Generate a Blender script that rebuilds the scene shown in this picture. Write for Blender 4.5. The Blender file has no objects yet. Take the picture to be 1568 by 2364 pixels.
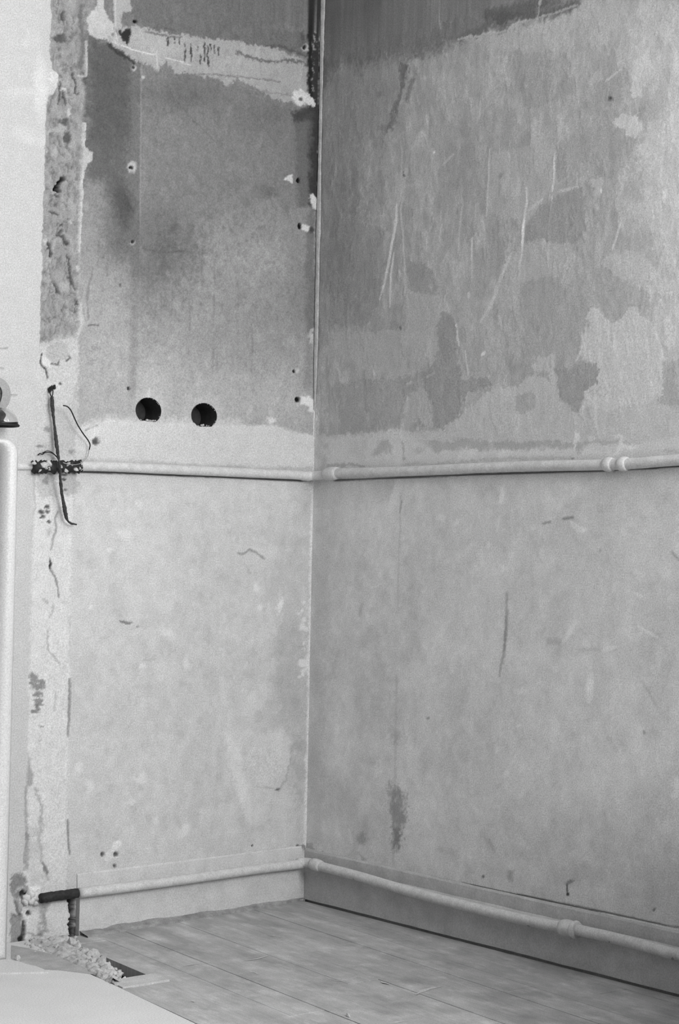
import bpy, bmesh, math, random
import numpy as np
from mathutils import Vector, Matrix

# ------------------------------------------------------------------ camera, sky, lights, exposure
S = bpy.context.scene
COL = S.collection
IW, IH, F = 1568, 2364, 4010.0
CAM = np.array([-2.73307, -3.244717, 0.844411])
CR = np.array([0.75426957, -0.65627549, 0.01949105])
CU = np.array([-0.02992239, -0.00470449, 0.99954115])
CV = np.array([0.65588266, 0.75450669, 0.02318579])
cd = bpy.data.cameras.new('camera')
cd.sensor_fit = 'VERTICAL'
cd.sensor_height = 36.0
cd.lens = F / IH * 36.0
cam = bpy.data.objects.new('camera', cd)
COL.objects.link(cam)
m = Matrix(((CR[0], CU[0], -CV[0], CAM[0]), (CR[1], CU[1], -CV[1], CAM[1]),
            (CR[2], CU[2], -CV[2], CAM[2]), (0, 0, 0, 1)))
cam.matrix_world = m
S.camera = cam

wd = bpy.data.worlds.new('overcast_sky')
S.world = wd
wd.use_nodes = True
bg = wd.node_tree.nodes['Background']
bg.inputs['Color'].default_value = (1, 1, 1, 1)
bg.inputs['Strength'].default_value = 1.0

def area(name, loc, rot, sx, sy, power):
    l = bpy.data.lights.new(name, 'AREA')
    l.shape = 'RECTANGLE'
    l.size, l.size_y, l.energy = sx, sy, power
    o = bpy.data.objects.new(name, l)
    o.location = loc
    o.rotation_euler = rot
    COL.objects.link(o)
    return o

# daylight of the window in the right-hand wall (outside the frame, nearer the camera)
RY = -4.1                                     # back wall
WIN_Y0, WIN_Y1, WIN_Z0, WIN_Z1 = -3.3, -1.8, 1.1, 2.75
BX0, BX1, BZ0, BZ1 = 0.3, 1.7, 1.2, 2.8
CH_Y, CH_Z = -1.55, 0.55
FAR_T, CEIL_T = 110, 205
area('window_daylight', (0.25, (WIN_Y0 + WIN_Y1) / 2, (WIN_Z0 + WIN_Z1) / 2),
     (0, math.radians(90), 0), WIN_Z1 - WIN_Z0, WIN_Y1 - WIN_Y0, 78)
area('back_window_daylight', (-(BX0 + BX1) / 2, RY - .25, (BZ0 + BZ1) / 2),
     (math.radians(-90), 0, math.pi), BX1 - BX0, BZ1 - BZ0, 92)
S.view_settings.view_transform = 'Standard'
S.view_settings.look = 'None'
S.view_settings.gamma = 1.0
S.view_settings.use_curve_mapping = False
S.view_settings.exposure = 0.30

# ------------------------------------------------------------------ helpers
def ray(x, y):
    return (x - IW / 2) / F * CR - (y - IH / 2) / F * CU + CV
def on_left(x, y, off=0.0):      # point of the left wall (plane y = 0), off metres in front of it
    d = ray(x, y); return CAM + (-off - CAM[1]) / d[1] * d
def on_right(x, y, off=0.0):     # point of the right wall (plane x = 0)
    d = ray(x, y); return CAM + (-off - CAM[0]) / d[0] * d
def on_floor(x, y, z=0.0):
    d = ray(x, y); return CAM + (z - CAM[2]) / d[2] * d
def to_px(P):
    q = P - CAM
    z = q @ CV
    return IW / 2 + F * (q @ CR) / z, IH / 2 - F * (q @ CU) / z

def tone(t):
    return 0.8 * (np.asarray(t, float) / 225.0) ** 2.2

def _hash(ix, iy, seed):
    h = (ix.astype(np.int64) * 374761393 + iy.astype(np.int64) * 668265263 + seed * 974634777) & 0xffffffff
    h = ((h ^ (h >> 13)) * 1274126177) & 0xffffffff
    h = (h ^ (h >> 16)) & 0xffff
    return h / 65535.0
def vnoise(x, y, seed):
    ix, iy = np.floor(x), np.floor(y)
    fx, fy = x - ix, y - iy
    fx = fx * fx * (3 - 2 * fx); fy = fy * fy * (3 - 2 * fy)
    a = _hash(ix, iy, seed); b = _hash(ix + 1, iy, seed)
    c = _hash(ix, iy + 1, seed); d = _hash(ix + 1, iy + 1, seed)
    return (a * (1 - fx) + b * fx) * (1 - fy) + (c * (1 - fx) + d * fx) * fy
def fbm(x, y, seed, octs=4, gain=0.5):      # about -1 .. 1
    s = 0; a = 1.0; n = 0
    for i in range(octs):
        s = s + a * (vnoise(x, y, seed + 17 * i) * 2 - 1); n += a
        x = x * 2.03 + 13.1; y = y * 2.03 + 7.7; a *= gain
    return s / n
def sstep(a, b, x):
    t = np.clip((x - a) / (b - a), 0, 1)
    return t * t * (3 - 2 * t)

def mesh_obj(name, verts, faces, mat, parent=None, smooth=False):
    me = bpy.data.meshes.new(name)
    me.from_pydata([tuple(map(float, v)) for v in verts], [], faces)
    me.validate()
    if smooth:
        me.polygons.foreach_set('use_smooth', [True] * len(me.polygons))
    if mat: me.materials.append(mat)
    o = bpy.data.objects.new(name, me)
    COL.objects.link(o)
    if parent: o.parent = parent
    return o
def bm_obj(name, bm, mat, parent=None, smooth=False):
    bmesh.ops.recalc_face_normals(bm, faces=bm.faces[:])
    me = bpy.data.meshes.new(name)
    bm.to_mesh(me); bm.free()
    if smooth:
        me.polygons.foreach_set('use_smooth', [True] * len(me.polygons))
    if mat: me.materials.append(mat)
    o = bpy.data.objects.new(name, me)
    COL.objects.link(o)
    if parent: o.parent = parent
    return o
def tag(o, label=None, cat=None, group=None, kind=None):
    if label: o['label'] = label
    if cat: o['category'] = cat
    if group: o['group'] = group
    if kind: o['kind'] = kind
    return o
def empty(name, loc=(0, 0, 0)):
    o = bpy.data.objects.new(name, None)
    o.location = loc
    o.empty_display_size = 0.05
    COL.objects.link(o)
    return o
def box(bm, lo, hi):
    x0, y0, z0 = lo; x1, y1, z1 = hi
    v = [bm.verts.new(p) for p in ((x0, y0, z0), (x1, y0, z0), (x1, y1, z0), (x0, y1, z0),
                                   (x0, y0, z1), (x1, y0, z1), (x1, y1, z1), (x0, y1, z1))]
    for f in ((0, 3, 2, 1), (4, 5, 6, 7), (0, 1, 5, 4), (1, 2, 6, 5), (2, 3, 7, 6), (3, 0, 4, 7)):
        bm.faces.new([v[i] for i in f])
def smooth_path(pts, n=8):
    """Catmull-Rom through the points, n steps per span."""
    P = [np.asarray(p, float) for p in pts]
    P = [2 * P[0] - P[1]] + P + [2 * P[-1] - P[-2]]
    out = []
    for i in range(1, len(P) - 2):
        for k in range(n):
            t = k / n
            a, b, c, d = P[i - 1], P[i], P[i + 1], P[i + 2]
            out.append(0.5 * (2 * b + (c - a) * t + (2 * a - 5 * b + 4 * c - d) * t * t + (3 * b - a - 3 * c + d) * t ** 3))
    out.append(P[-2])
    return out
def tube(bm, pts, rad, sides=14, caps=True, wob=0.0, rng=None):
    pts = [np.asarray(p, float) for p in pts]
    n = len(pts)
    rads = [rad] * n if np.isscalar(rad) else list(rad)
    rings = []
    ref = np.array([0.13, 0.21, 0.97])
    for i in range(n):
        t = pts[min(i + 1, n - 1)] - pts[max(i - 1, 0)]
        t /= np.linalg.norm(t)
        if i == 0:
            nrm = np.cross(t, ref if abs(t @ ref) < 0.95 else np.array([1., 0, 0]))
        else:
            nrm = nrm - t * (nrm @ t)
        nrm /= np.linalg.norm(nrm)
        b = np.cross(t, nrm)
        ring = []
        for k in range(sides):
            a = 2 * math.pi * k / sides
            r = rads[i] * (1 + (wob * (rng.random() * 2 - 1) if rng else 0))
            ring.append(bm.verts.new(pts[i] + r * (math.cos(a) * nrm + math.sin(a) * b)))
        rings.append(ring)
    for i in range(n - 1):
        for k in range(sides):
            bm.faces.new((rings[i][k], rings[i][(k + 1) % sides], rings[i + 1][(k + 1) % sides], rings[i + 1][k]))
    if caps:
        bm.faces.new(rings[0][::-1]); bm.faces.new(rings[-1])
def chunk(bm, c, r, rng, sq=(1, 1, 1), sub=1):
    q = bmesh.new()
    bmesh.ops.create_icosphere(q, subdivisions=sub, radius=1.0)
    rot = Matrix.Rotation(rng.random() * 6.28, 3, Vector((rng.random() - .5, rng.random() - .5, rng.random() - .5)).normalized())
    for v in q.verts:
        p = v.co * (0.72 + 0.55 * rng.random())
        p = Vector((p.x * sq[0], p.y * sq[1], p.z * sq[2])) * r
        v.co = rot @ p + Vector(tuple(c))
    mp = {}
    for v in q.verts: mp[v] = bm.verts.new(v.co)
    for f in q.faces: bm.faces.new([mp[v] for v in f.verts])
    q.free()

# ------------------------------------------------------------------ materials
GRAIN = (0.66, 1.34)
def new_mat(name):
    mt = bpy.data.materials.new(name)
    mt.use_nodes = True
    nt = mt.node_tree
    return mt, nt, nt.nodes['Principled BSDF']
def simple_mat(name, t, rough=0.7, var=0.12, scale=40.0, bump=0.0, bscale=300.0, spec=0.3, metal=0.0, grain=0.8):
    mt, nt, p = new_mat(name)
    N, L = nt.nodes.new, nt.links.new
    co = N('ShaderNodeTexCoord')
    no = N('ShaderNodeTexNoise'); no.inputs['Scale'].default_value = scale; no.inputs['Detail'].default_value = 6
    L(co.outputs['Object'], no.inputs['Vector'])
    mr = N('ShaderNodeMapRange')
    a = float(tone(t))
    mr.inputs['From Min'].default_value = 0.25; mr.inputs['From Max'].default_value = 0.75
    mr.inputs['To Min'].default_value = a * (1 - var); mr.inputs['To Max'].default_value = a * (1 + var)
    L(no.outputs['Fac'], mr.inputs['Value'])
    if grain:
        ng = N('ShaderNodeTexNoise'); ng.inputs['Scale'].default_value = 330; ng.inputs['Detail'].default_value = 2; ng.inputs['Roughness'].default_value = 0.75
        L(co.outputs['Object'], ng.inputs['Vector'])
        mg = N('ShaderNodeMapRange'); mg.inputs['From Min'].default_value = 0.2; mg.inputs['From Max'].default_value = 0.8
        mg.inputs['To Min'].default_value = GRAIN[0] ** grain; mg.inputs['To Max'].default_value = GRAIN[1] ** grain
        L(ng.outputs['Fac'], mg.inputs['Value'])
        mm = N('ShaderNodeMath'); mm.operation = 'MULTIPLY'
        L(mr.outputs['Result'], mm.inputs[0]); L(mg.outputs['Result'], mm.inputs[1]); L(mm.outputs[0], p.inputs['Base Color'])
    else:
        L(mr.outputs['Result'], p.inputs['Base Color'])
    p.inputs['Roughness'].default_value = rough
    p.inputs['Specular IOR Level'].default_value = spec
    p.inputs['Metallic'].default_value = metal
    if bump:
        n2 = N('ShaderNodeTexNoise'); n2.inputs['Scale'].default_value = bscale; n2.inputs['Detail'].default_value = 4
        L(co.outputs['Object'], n2.inputs['Vector'])
        b = N('ShaderNodeBump'); b.inputs['Strength'].default_value = bump; b.inputs['Distance'].default_value = 0.002
        L(n2.outputs['Fac'], b.inputs['Height']); L(b.outputs['Normal'], p.inputs['Normal'])
    return mt
def wall_mat(name):
    """Reads the paint layers kept on the wall's vertices, adds the grain of the plaster."""
    mt, nt, p = new_mat(name)
    N, L = nt.nodes.new, nt.links.new
    at = N('ShaderNodeAttribute'); at.attribute_name = 'paint'
    co = N('ShaderNodeTexCoord')
    n1 = N('ShaderNodeTexNoise'); n1.inputs['Scale'].default_value = 330; n1.inputs['Detail'].default_value = 2
    n1.inputs['Roughness'].default_value = 0.75
    n2 = N('ShaderNodeTexNoise'); n2.inputs['Scale'].default_value = 34; n2.inputs['Detail'].default_value = 5
    L(co.outputs['Object'], n1.inputs['Vector']); L(co.outputs['Object'], n2.inputs['Vector'])
    m1 = N('ShaderNodeMapRange'); m1.inputs['From Min'].default_value = 0.2; m1.inputs['From Max'].default_value = 0.8
    m1.inputs['To Min'].default_value = GRAIN[0]; m1.inputs['To Max'].default_value = GRAIN[1]
    m2 = N('ShaderNodeMapRange'); m2.inputs['From Min'].default_value = 0.25; m2.inputs['From Max'].default_value = 0.75
    m2.inputs['To Min'].default_value = 0.95; m2.inputs['To Max'].default_value = 1.05
    L(n1.outputs['Fac'], m1.inputs['Value']); L(n2.outputs['Fac'], m2.inputs['Value'])
    mu = N('ShaderNodeMath'); mu.operation = 'MULTIPLY'
    L(m1.outputs['Result'], mu.inputs[0]); L(m2.outputs['Result'], mu.inputs[1])
    mv = N('ShaderNodeMath'); mv.operation = 'MULTIPLY'
    L(at.outputs['Fac'], mv.inputs[0]); L(mu.outputs['Value'], mv.inputs[1])
    L(mv.outputs['Value'], p.inputs['Base Color'])
    p.inputs['Roughness'].default_value = 0.85
    p.inputs['Specular IOR Level'].default_value = 0.2
    b = N('ShaderNodeBump'); b.inputs['Strength'].default_value = 0.25; b.inputs['Distance'].default_value = 0.001
    L(n1.outputs['Fac'], b.inputs['Height']); L(b.outputs['Normal'], p.inputs['Normal'])
    return mt
M_WALL = wall_mat('painted_plaster')
M_PAINT = simple_mat('old_white_gloss_paint', 196, 0.7, 0.12, 60, 0.15, 120, 0.2)
M_PIPE_R = M_PAINT
M_SKIRT = simple_mat('skirting_paint', 198, 0.5, 0.10, 25, 0.12, 90, 0.35)
M_SKIRT_R = simple_mat('shaded_skirting_paint', 180, 0.6, 0.14, 25, 0.12, 90, 0.3)  # same skirting paint, toned darker for the shade along the right wall
M_IRON = simple_mat('bare_dark_iron', 48, 0.7, 0.5, 150, 0.5, 200, 0.3)
M_BLACK = simple_mat('black_rubber', 40, 0.6, 0.4, 300, 0.2, 300, 0.3)
M_DARK = simple_mat('dark_void', 30, 0.95, 0.3, 40)
M_DUCT = simple_mat('sooty_duct', 62, 0.8, 0.25, 60, 0.2, 150)
M_RUBBLE = simple_mat('broken_plaster', 182, 0.9, 0.25, 60, 0.5, 200)
M_ENAMEL = simple_mat('white_enamel', 210, 0.3, 0.03, 8, 0, 0, 0.5)
M_GREY = simple_mat('grey_enamel', 150, 0.5, 0.05, 20, 0, 0, 0.4)
M_SHEET = simple_mat('white_board', 204, 0.7, 0.04, 20)

# ------------------------------------------------------------------ wall painter
class Canvas:
    """Paint layers and relief of one wall on a grid of points; marks are listed where they lie on the wall."""
    def __init__(s, U, V, P, base):
        s.U, s.V = U, V
        s.X, s.Y = to_px(P)
        s.T = np.full(len(U), float(base))
        s.Hh = np.zeros(len(U))
        w1 = 28.0
        s.n1 = fbm(U * w1, V * w1, 3, 5, 0.6); s.n2 = fbm(U * w1 + 50, V * w1, 4, 5, 0.6)
        s.n3 = fbm(U * 160, V * 160, 5, 3, 0.6); s.n4 = fbm(U * 160 + 9, V * 160, 6, 3, 0.6)
    def sel(s, pts, mrg):
        p = np.asarray(pts, float)
        return np.nonzero((s.X > p[:, 0].min() - mrg) & (s.X < p[:, 0].max() + mrg) &
                          (s.Y > p[:, 1].min() - mrg) & (s.Y < p[:, 1].max() + mrg))[0]
    def warped(s, i, w):
        return (s.X[i] + w * (s.n1[i] * 1.6 + s.n3[i] * 1.5), s.Y[i] + w * (s.n2[i] * 1.6 + s.n4[i] * 1.5))
    def put(s, i, mk, t, mode, dh):
        if mode == 'mul': s.T[i] *= 1 + (t - 1) * mk
        else: s.T[i] = s.T[i] * (1 - mk) + t * mk
        if dh: s.Hh[i] += dh * mk
    def poly(s, pts, t, op=1.0, soft=3.0, warp=6.0, dh=0.0, brk=None, mode='set'):
        i = s.sel(pts, soft + 2.5 * warp)
        if not len(i): return
        x, y = s.warped(i, warp)
        p = np.asarray(pts, float); n = len(p)
        d2 = np.full(len(i), 1e18); ins = np.zeros(len(i), bool)
        for k in range(n):
            a, b = p[k], p[(k + 1) % n]
            e = b - a
            wx, wy = x - a[0], y - a[1]
            tt = np.clip((wx * e[0] + wy * e[1]) / (e @ e + 1e-9), 0, 1)
            d2 = np.minimum(d2, (wx - tt * e[0]) ** 2 + (wy - tt * e[1]) ** 2)
            c = ((a[1] <= y) & (b[1] > y)) | ((b[1] <= y) & (a[1] > y))
            xi = a[0] + (y - a[1]) / (e[1] if abs(e[1]) > 1e-9 else 1e-9) * e[0]
            ins ^= c & (x < xi)
        sd = np.where(ins, 1, -1) * np.sqrt(d2)
        mk = sstep(-soft, soft, sd) * op
        if brk is not None:
            lo, hi, sc = brk
            mk = mk * sstep(lo, hi, fbm(s.U[i] * sc, s.V[i] * sc, 77, 4, 0.6))
        s.put(i, mk, t, mode, dh)
    def line(s, pts, w, t, op=1.0, soft=1.5, warp=1.5, dh=0.0, taper=False, brk=None, mode='set'):
        i = s.sel(pts, w + soft + 2.5 * warp)
        if not len(i): return
        x, y = s.warped(i, warp)
        p = np.asarray(pts, float)
        best = np.full(len(i), 1e9)
        L = np.r_[0, np.cumsum(np.hypot(*(p[1:] - p[:-1]).T))]
        for k in range(len(p) - 1):
            a, e = p[k], p[k + 1] - p[k]
            wx, wy = x - a[0], y - a[1]
            tt = np.clip((wx * e[0] + wy * e[1]) / (e @ e + 1e-9), 0, 1)
            d = np.hypot(wx - tt * e[0], wy - tt * e[1])
            if taper:
                q = (L[k] + tt * (L[k + 1] - L[k])) / L[-1]
                d = d + w * .32 * (1 - np.sqrt(np.clip(4 * q * (1 - q), 0, 1)))
            best = np.minimum(best, d)
        mk = (1 - sstep(w / 2 - soft / 2, w / 2 + soft, best)) * op
        if brk is not None:
            lo, hi, sc = brk
            mk = mk * sstep(lo, hi, fbm(s.U[i] * sc, s.V[i] * sc, 78, 4, 0.6))
        s.put(i, mk, t, mode, dh)
    def spot(s, x, y, rx, ry, t, op=1.0, soft=0.35, warp=2.0, dh=0.0, brk=None, mode='set', ang=0.0):
        R = max(rx, ry)
        i = s.sel([(x - R, y - R), (x + R, y + R)], 2.5 * warp + R * soft)
        if not len(i): return
        px, py = s.warped(i, warp)
        ca, sa = math.cos(ang), math.sin(ang)
        dx, dy = px - x, py - y
        r = np.hypot((dx * ca + dy * sa) / rx, (-dx * sa + dy * ca) / ry)
        mk = (1 - sstep(1 - soft, 1 + soft, r)) * op
        if brk is not None:
            lo, hi, sc = brk
            mk = mk * sstep(lo, hi, fbm(s.U[i] * sc, s.V[i] * sc, 79, 4, 0.6))
        s.put(i, mk, t, mode, dh)
    def mottle(s, amp, sc, seed, sv=None, thr=None, where=None):
        n = fbm(s.U * sc, s.V * (sv or sc), seed, 5, 0.55)
        if thr: n = sstep(thr[0], thr[1], n)
        if where is not None: n = n * where
        s.T *= 1 + amp * n

def axis(lo, f0, f1, hi, step, coarse):
    a = list(np.arange(f0, f1 + step / 2, step))
    return np.array(list(np.arange(lo, f0 - coarse / 2, coarse)) + a + list(np.arange(a[-1] + coarse, hi + coarse / 2, coarse)))

def grid_wall(name, us, vs, to3, nrm, paint, holes=None, drop=None):
    nu, nv = len(us), len(vs)
    U, V = [q.ravel() for q in np.meshgrid(us, vs)]
    if holes is not None: U, V = holes(U, V)
    P = to3(U, V)
    c = Canvas(U, V, P, 200)
    paint(c)
    P = P + np.outer(c.Hh, nrm)
    idx = np.arange(nu * nv).reshape(nv, nu)
    q = np.stack([idx[:-1, :-1], idx[:-1, 1:], idx[1:, 1:], idx[1:, :-1]], -1).reshape(-1, 4)
    if drop is not None:
        cu, cv = U[q].mean(1), V[q].mean(1)
        q = q[~drop(cu, cv)]
    me = bpy.data.meshes.new(name)
    me.vertices.add(len(P)); me.vertices.foreach_set('co', P.astype(np.float32).ravel())
    me.loops.add(q.size); me.loops.foreach_set('vertex_index', q.astype(np.int32).ravel())
    me.polygons.add(len(q)); me.polygons.foreach_set('loop_start', np.arange(0, q.size, 4, dtype=np.int32))
    me.update(calc_edges=True)
    me.polygons.foreach_set('use_smooth', np.ones(len(q), bool))
    at = me.attributes.new('paint', 'FLOAT', 'POINT')
    at.data.foreach_set('value', tone(np.clip(c.T, 8, 240)).astype(np.float32))
    me.materials.append(M_WALL)
    o = bpy.data.objects.new(name, me)
    COL.objects.link(o)
    return tag(o, kind='structure')

# ------------------------------------------------------------------ left wall
HOLES = []
for cx, cy, rx, ry, yb in ((343, 948, 29, 30, 972), (471.5, 960, 29, 29.5, 985)):
    c = on_left(cx, cy); a = on_left(cx + rx, cy); t = on_left(cx, cy - ry); b = on_left(cx, yb)
    HOLES.append((c[0], c[2], a[0] - c[0], t[2] - c[2], b[2]))
def hole_sd(u, v, h):
    cx, cz, rx, rz, zb = h
    r = np.hypot((u - cx) / rx, (v - cz) / rz)
    d1 = (r - 1) * (rx + rz) / 2
    d2 = zb + 0.004 * fbm(u * 90, u * 0 + cx, 9, 3) - v
    return np.maximum(d1, d2)
def snap_holes(U, V):
    U, V = U.copy(), V.copy()
    for h in HOLES:
        i = np.nonzero((abs(U - h[0]) < 0.06) & (abs(V - h[1]) < 0.06))[0]
        for _ in range(3):
            e = 1e-4
            d = hole_sd(U[i], V[i], h)
            gx = (hole_sd(U[i] + e, V[i], h) - d) / e; gy = (hole_sd(U[i], V[i] + e, h) - d) / e
            n = np.hypot(gx, gy) + 1e-9
            k = np.abs(d) < 0.0013
            U[i[k]] -= (d * gx / n)[k]; V[i[k]] -= (d * gy / n)[k]
    return U, V
def drop_holes(u, v):
    k = np.zeros(len(u), bool)
    for h in HOLES: k |= hole_sd(u, v, h) < -0.0002
    return k
STEP = 0.0026
SCAR_L = [(128, -400), (120, 0), (122, 60), (118, 120), (122, 160), (137, 175), (134, 200), (112, 230), (107, 300), (104, 420), (100, 540), (96, 680),
          (92, 780), (88, 850), (86, 980), (82, 1060), (78, 1150), (75, 1300), (70, 1500), (66, 1700), (60, 1850), (56, 1960), (52, 2040), (44, 2110), (40, 2180), (38, 2300)]
SCAR_R = [(206, -400), (200, 30), (200, 100), (200, 180), (196, 280), (191, 380), (187, 480), (183, 580), (179, 700), (180, 800), (178, 900),
          (174, 1000), (172, 1100), (168, 1250), (164, 1400), (162, 1560), (159, 1700), (157, 1850), (156, 1980), (156, 2060), (157, 2170), (160, 2300)]
def paint_left(c):
    P, L, S_ = c.poly, c.line, c.spot
    c.T[:] = 192
    c.mottle(0.04, 9, 21); c.mottle(0.035, 30, 22, 14); c.mottle(0.012, 120, 25)
    # --- other room's bright wall, left of the scar
    P([(-900, -400), (128, -400)] + SCAR_L[1:] + [(-900, 2400)], 187, 0.9, 6, 2)
    # --- upper panel: old dark paint, tone made darker towards the top
    up = [(190, -200), (745, -200), (734, 500), (728, 1008), (640, 983), (520, 984), (420, 976), (330, 974), (250, 968), (172, 990), (178, 880), (182, 700), (190, 400), (200, 100)]
    P(up, 150, 1, 3, 3, -0.0012)
    P([(195, -200), (745, -200), (740, 420), (600, 520), (430, 500), (330, 560), (240, 560), (190, 500)], 118, 0.85, 90, 22)
    P([(195, 820), (300, 800), (420, 820), (560, 850), (700, 860), (728, 1008), (640, 983), (420, 976), (250, 968), (172, 990)], 172, 0.8, 55, 20)
    P([(186, 600), (290, 620), (310, 800), (290, 960), (175, 975)], 165, 0.65, 45, 15)
    # dirty, sooty clouds
    P([(200, 80), (300, 110), (306, 560), (270, 600), (240, 420), (200, 420)], 92, 0.85, 22, 10)
    P([(200, 85), (305, 100), (303, 330), (202, 330)], 84, 0.7, 34, 12)
    P([(303, 110), (327, 110), (326, 640), (303, 640)], 106, 0.75, 4, 2)
    P([(303, 600), (323, 600), (316, 960), (300, 960)], 128, 0.5, 10, 3)
    L([(327, 120), (325, 500), (321, 800), (315, 960)], 2.5, 168, 0.45, 2, 1)
    S_(288, 480, 22, 45, 74, 0.75, 0.7, 6); S_(262, 545, 30, 50, 108, 0.6, 0.8, 10)
    S_(395, 560, 70, 80, 88, 0.5, 0.95, 22); S_(395, 570, 50, 60, 74, 0.6, 0.95, 14, brk=(-.3, .5, 70)); S_(350, 610, 50, 70, 100, 0.4, 0.95, 16)
    S_(390, 700, 110, 90, 118, .35, .95, 20, brk=(-.5, .5, 40)); S_(300, 620, 120, 60, 110, .35, .95, 20)
    P([(330, 100), (720, 250), (730, 700), (330, 760)], 96, .3, 30, 10, brk=(-.1, .6, 90)); S_(520, 330, 150, 120, 128, .4, .95, 20); S_(420, 215, 90, 40, 92, .5, .9, 16); S_(620, 270, 60, 40, 94, .45, .9, 12)
    L([(380, 196), (430, 260), (470, 300), (500, 330)], 2, 96, .5, 2, 2, taper=True); L([(330, 574), (380, 584), (430, 578)], 2, 84, .6, 2, 2)
    S_(620, 445, 18, 16, 92, 0.5, 0.8, 6); S_(650, 700, 90, 60, 120, 0.45, 0.9, 20)
    S_(600, 800, 120, 80, 140, 0.4, 0.9, 20)
    for x, y0, y1, w in ((252, 480, 640, 3), (271, 500, 700, 4), (374, 620, 770, 3), (402, 600, 720, 3), (468, 560, 700, 2.5), (497, 600, 860, 3),
                         (441, 640, 820, 3), (552, 640, 800, 2.5), (345, 610, 730, 3), (585, 700, 900, 3), (230, 520, 620, 3)):
        L([(x, y0), (x - 2, (y0 + y1) / 2), (x - 4, y1)], w, 104, 0.35, 2.5, 1.5, taper=True, brk=(-.5, .3, 40))
    L([(215, 615), (208, 650), (203, 690), (206, 740)], 4, 112, 0.5, 2, 2, taper=True)
    L([(205, 752), (228, 751)], 3, 96, 0.8, 2, 1.5)
    # --- scraped light band with torn edges across the top
    P([(296, -200), (745, -200), (735, 150), (690, 122), (640, 112), (560, 98), (480, 92), (400, 76), (340, 66), (305, 50)], 106, 0.95, 9, 5, brk=(-.9, -.3, 18))
    P([(300, 52), (345, 66), (400, 76), (470, 90), (560, 98), (640, 110), (715, 146), (728, 200), (724, 246), (660, 236), (600, 212), (548, 182), (530, 196),
       (500, 182), (470, 176), (430, 166), (404, 170), (388, 142), (372, 152), (362, 164), (340, 150), (318, 146), (304, 134), (282, 118), (262, 104), (248, 96), (262, 80)], 158, 0.97, 1.8, 5, 0.0008)
    P([(296, 72), (420, 92), (400, 128), (330, 128)], 172, 0.6, 14, 8); P([(500, 110), (600, 120), (640, 170), (540, 172)], 166, 0.5, 22, 8)
    L([(250, 100), (275, 122), (300, 138), (312, 148)], 6, 58, 0.9, 3, 2.5, -0.0008, taper=True)  # shadow below the band's lower edge, painted dark
    L([(335, 72), (390, 84), (420, 86)], 3, 84, 0.7, 2.5, 2, taper=True); L([(382, 64), (402, 68)], 2.5, 80, .6, 2, 2)
    L([(545, 124), (590, 134), (640, 142), (660, 138), (715, 150)], 5, 84, 0.75, 4, 5, taper=True)
    L([(612, 106), (650, 104), (690, 124), (712, 130)], 4, 82, 0.8, 2.5, 3, taper=True)
    L([(456, 170), (520, 174), (560, 178), (650, 190)], 2, 100, 0.6, 1.5, 2, -0.0006)
    L([(560, 198), (610, 212), (680, 222)], 3, 120, 0.6, 2.5, 3); L([(262, 98), (330, 122), (362, 126)], 2, 212, .9, 1, .8, -.0004)
    L([(380, 132), (440, 150)], 2, 205, .8, 1, 1); L([(362, 118), (363, 162)], 3, 190, .6, 2, 1)
    for k, (x, y0, y1) in enumerate(((387, 88, 104), (403, 86, 98), (415, 88, 102), (428, 98, 140), (441, 102, 124), (443, 110, 142), (458, 106, 118), (464, 126, 146),
                      (474, 100, 142), (481, 104, 152), (488, 104, 120), (497, 106, 122), (482, 130, 150), (506, 110, 128))):
        L([(x, y0), (x, y1)], 2.6, 62, 0.9, 1.4, 2.2, brk=(-.7, .1, 160))
    # white bare plaster, top left, with its dark tear
    P([(225, -40), (234, -40), (239, 20), (251, 44), (259, 51), (262, 62), (258, 92), (210, 86), (202, 68), (203, 39), (212, 25), (225, 8)], 178, 1, 1.6, 3, 0.001)
    P([(262, -40), (305, -40), (303, 25), (285, 29), (276, 42), (283, 63), (270, 72), (262, 50), (263, 22)], 162, 1, 1.6, 3, 0.001)
    P([(234, -40), (262, -40), (262, 45), (251, 44), (240, 20)], 118, 1, 1.6, 3)
    P([(283, 28), (303, 26), (312, 58), (292, 62), (278, 48)], 112, 1, 2, 3)
    P([(271, 66), (284, 72), (301, 62), (302, 78), (296, 90), (298, 104), (288, 92), (276, 80)], 42, 0.95, 1.8, 4, -0.001)
    L([(267, 0), (266, 70), (272, 92)], 3, 186, .8, 1, .8)
    for a in (((245, 82), (265, 100)), ((254, 76), (268, 98)), ((262, 68), (274, 104)), ((240, 88), (292, 106))):
        L(a, 2, 176, .8, 1.2, 1.5)
    S_(250, 92, 12, 8, 120, .6, .6, 4, brk=(-.2, .1, 120))
    S_(312, 49, 4.5, 4, 22, 1, .3, 1, -.004)
    # --- rough scar where a partition was cut away
    n = len(c.X)
    sc = SCAR_L + SCAR_R[::-1]
    i = c.sel(sc, 4)
    P(sc[0:13] + [(96, 800), (150, 830), (182, 790)] + SCAR_R[9::-1], 143, 1, 3, 3, -0.006)
    j = c.sel([(80, -400), (205, 830)], 0)
    ins = sstep(-3, 3, c.X[j] - np.interp(c.Y[j], [p[1] for p in SCAR_L], [p[0] for p in SCAR_L])) * sstep(-3, 3, np.interp(c.Y[j], [p[1] for p in SCAR_R], [p[0] for p in SCAR_R]) - c.X[j]) * sstep(840, 770, c.Y[j])
    u, v = c.U[j], c.V[j]
    core = ins * sstep(0, 12, c.X[j] - np.interp(c.Y[j], [p[1] for p in SCAR_L], [p[0] for p in SCAR_L]))
    r1 = fbm(u * 60, v * 34, 31, 5, .6); r2 = fbm(u * 150, v * 90, 33, 4, .6); rid = 1 - np.abs(fbm(u * 40, v * 26, 37, 4, .55)) * 2
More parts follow.
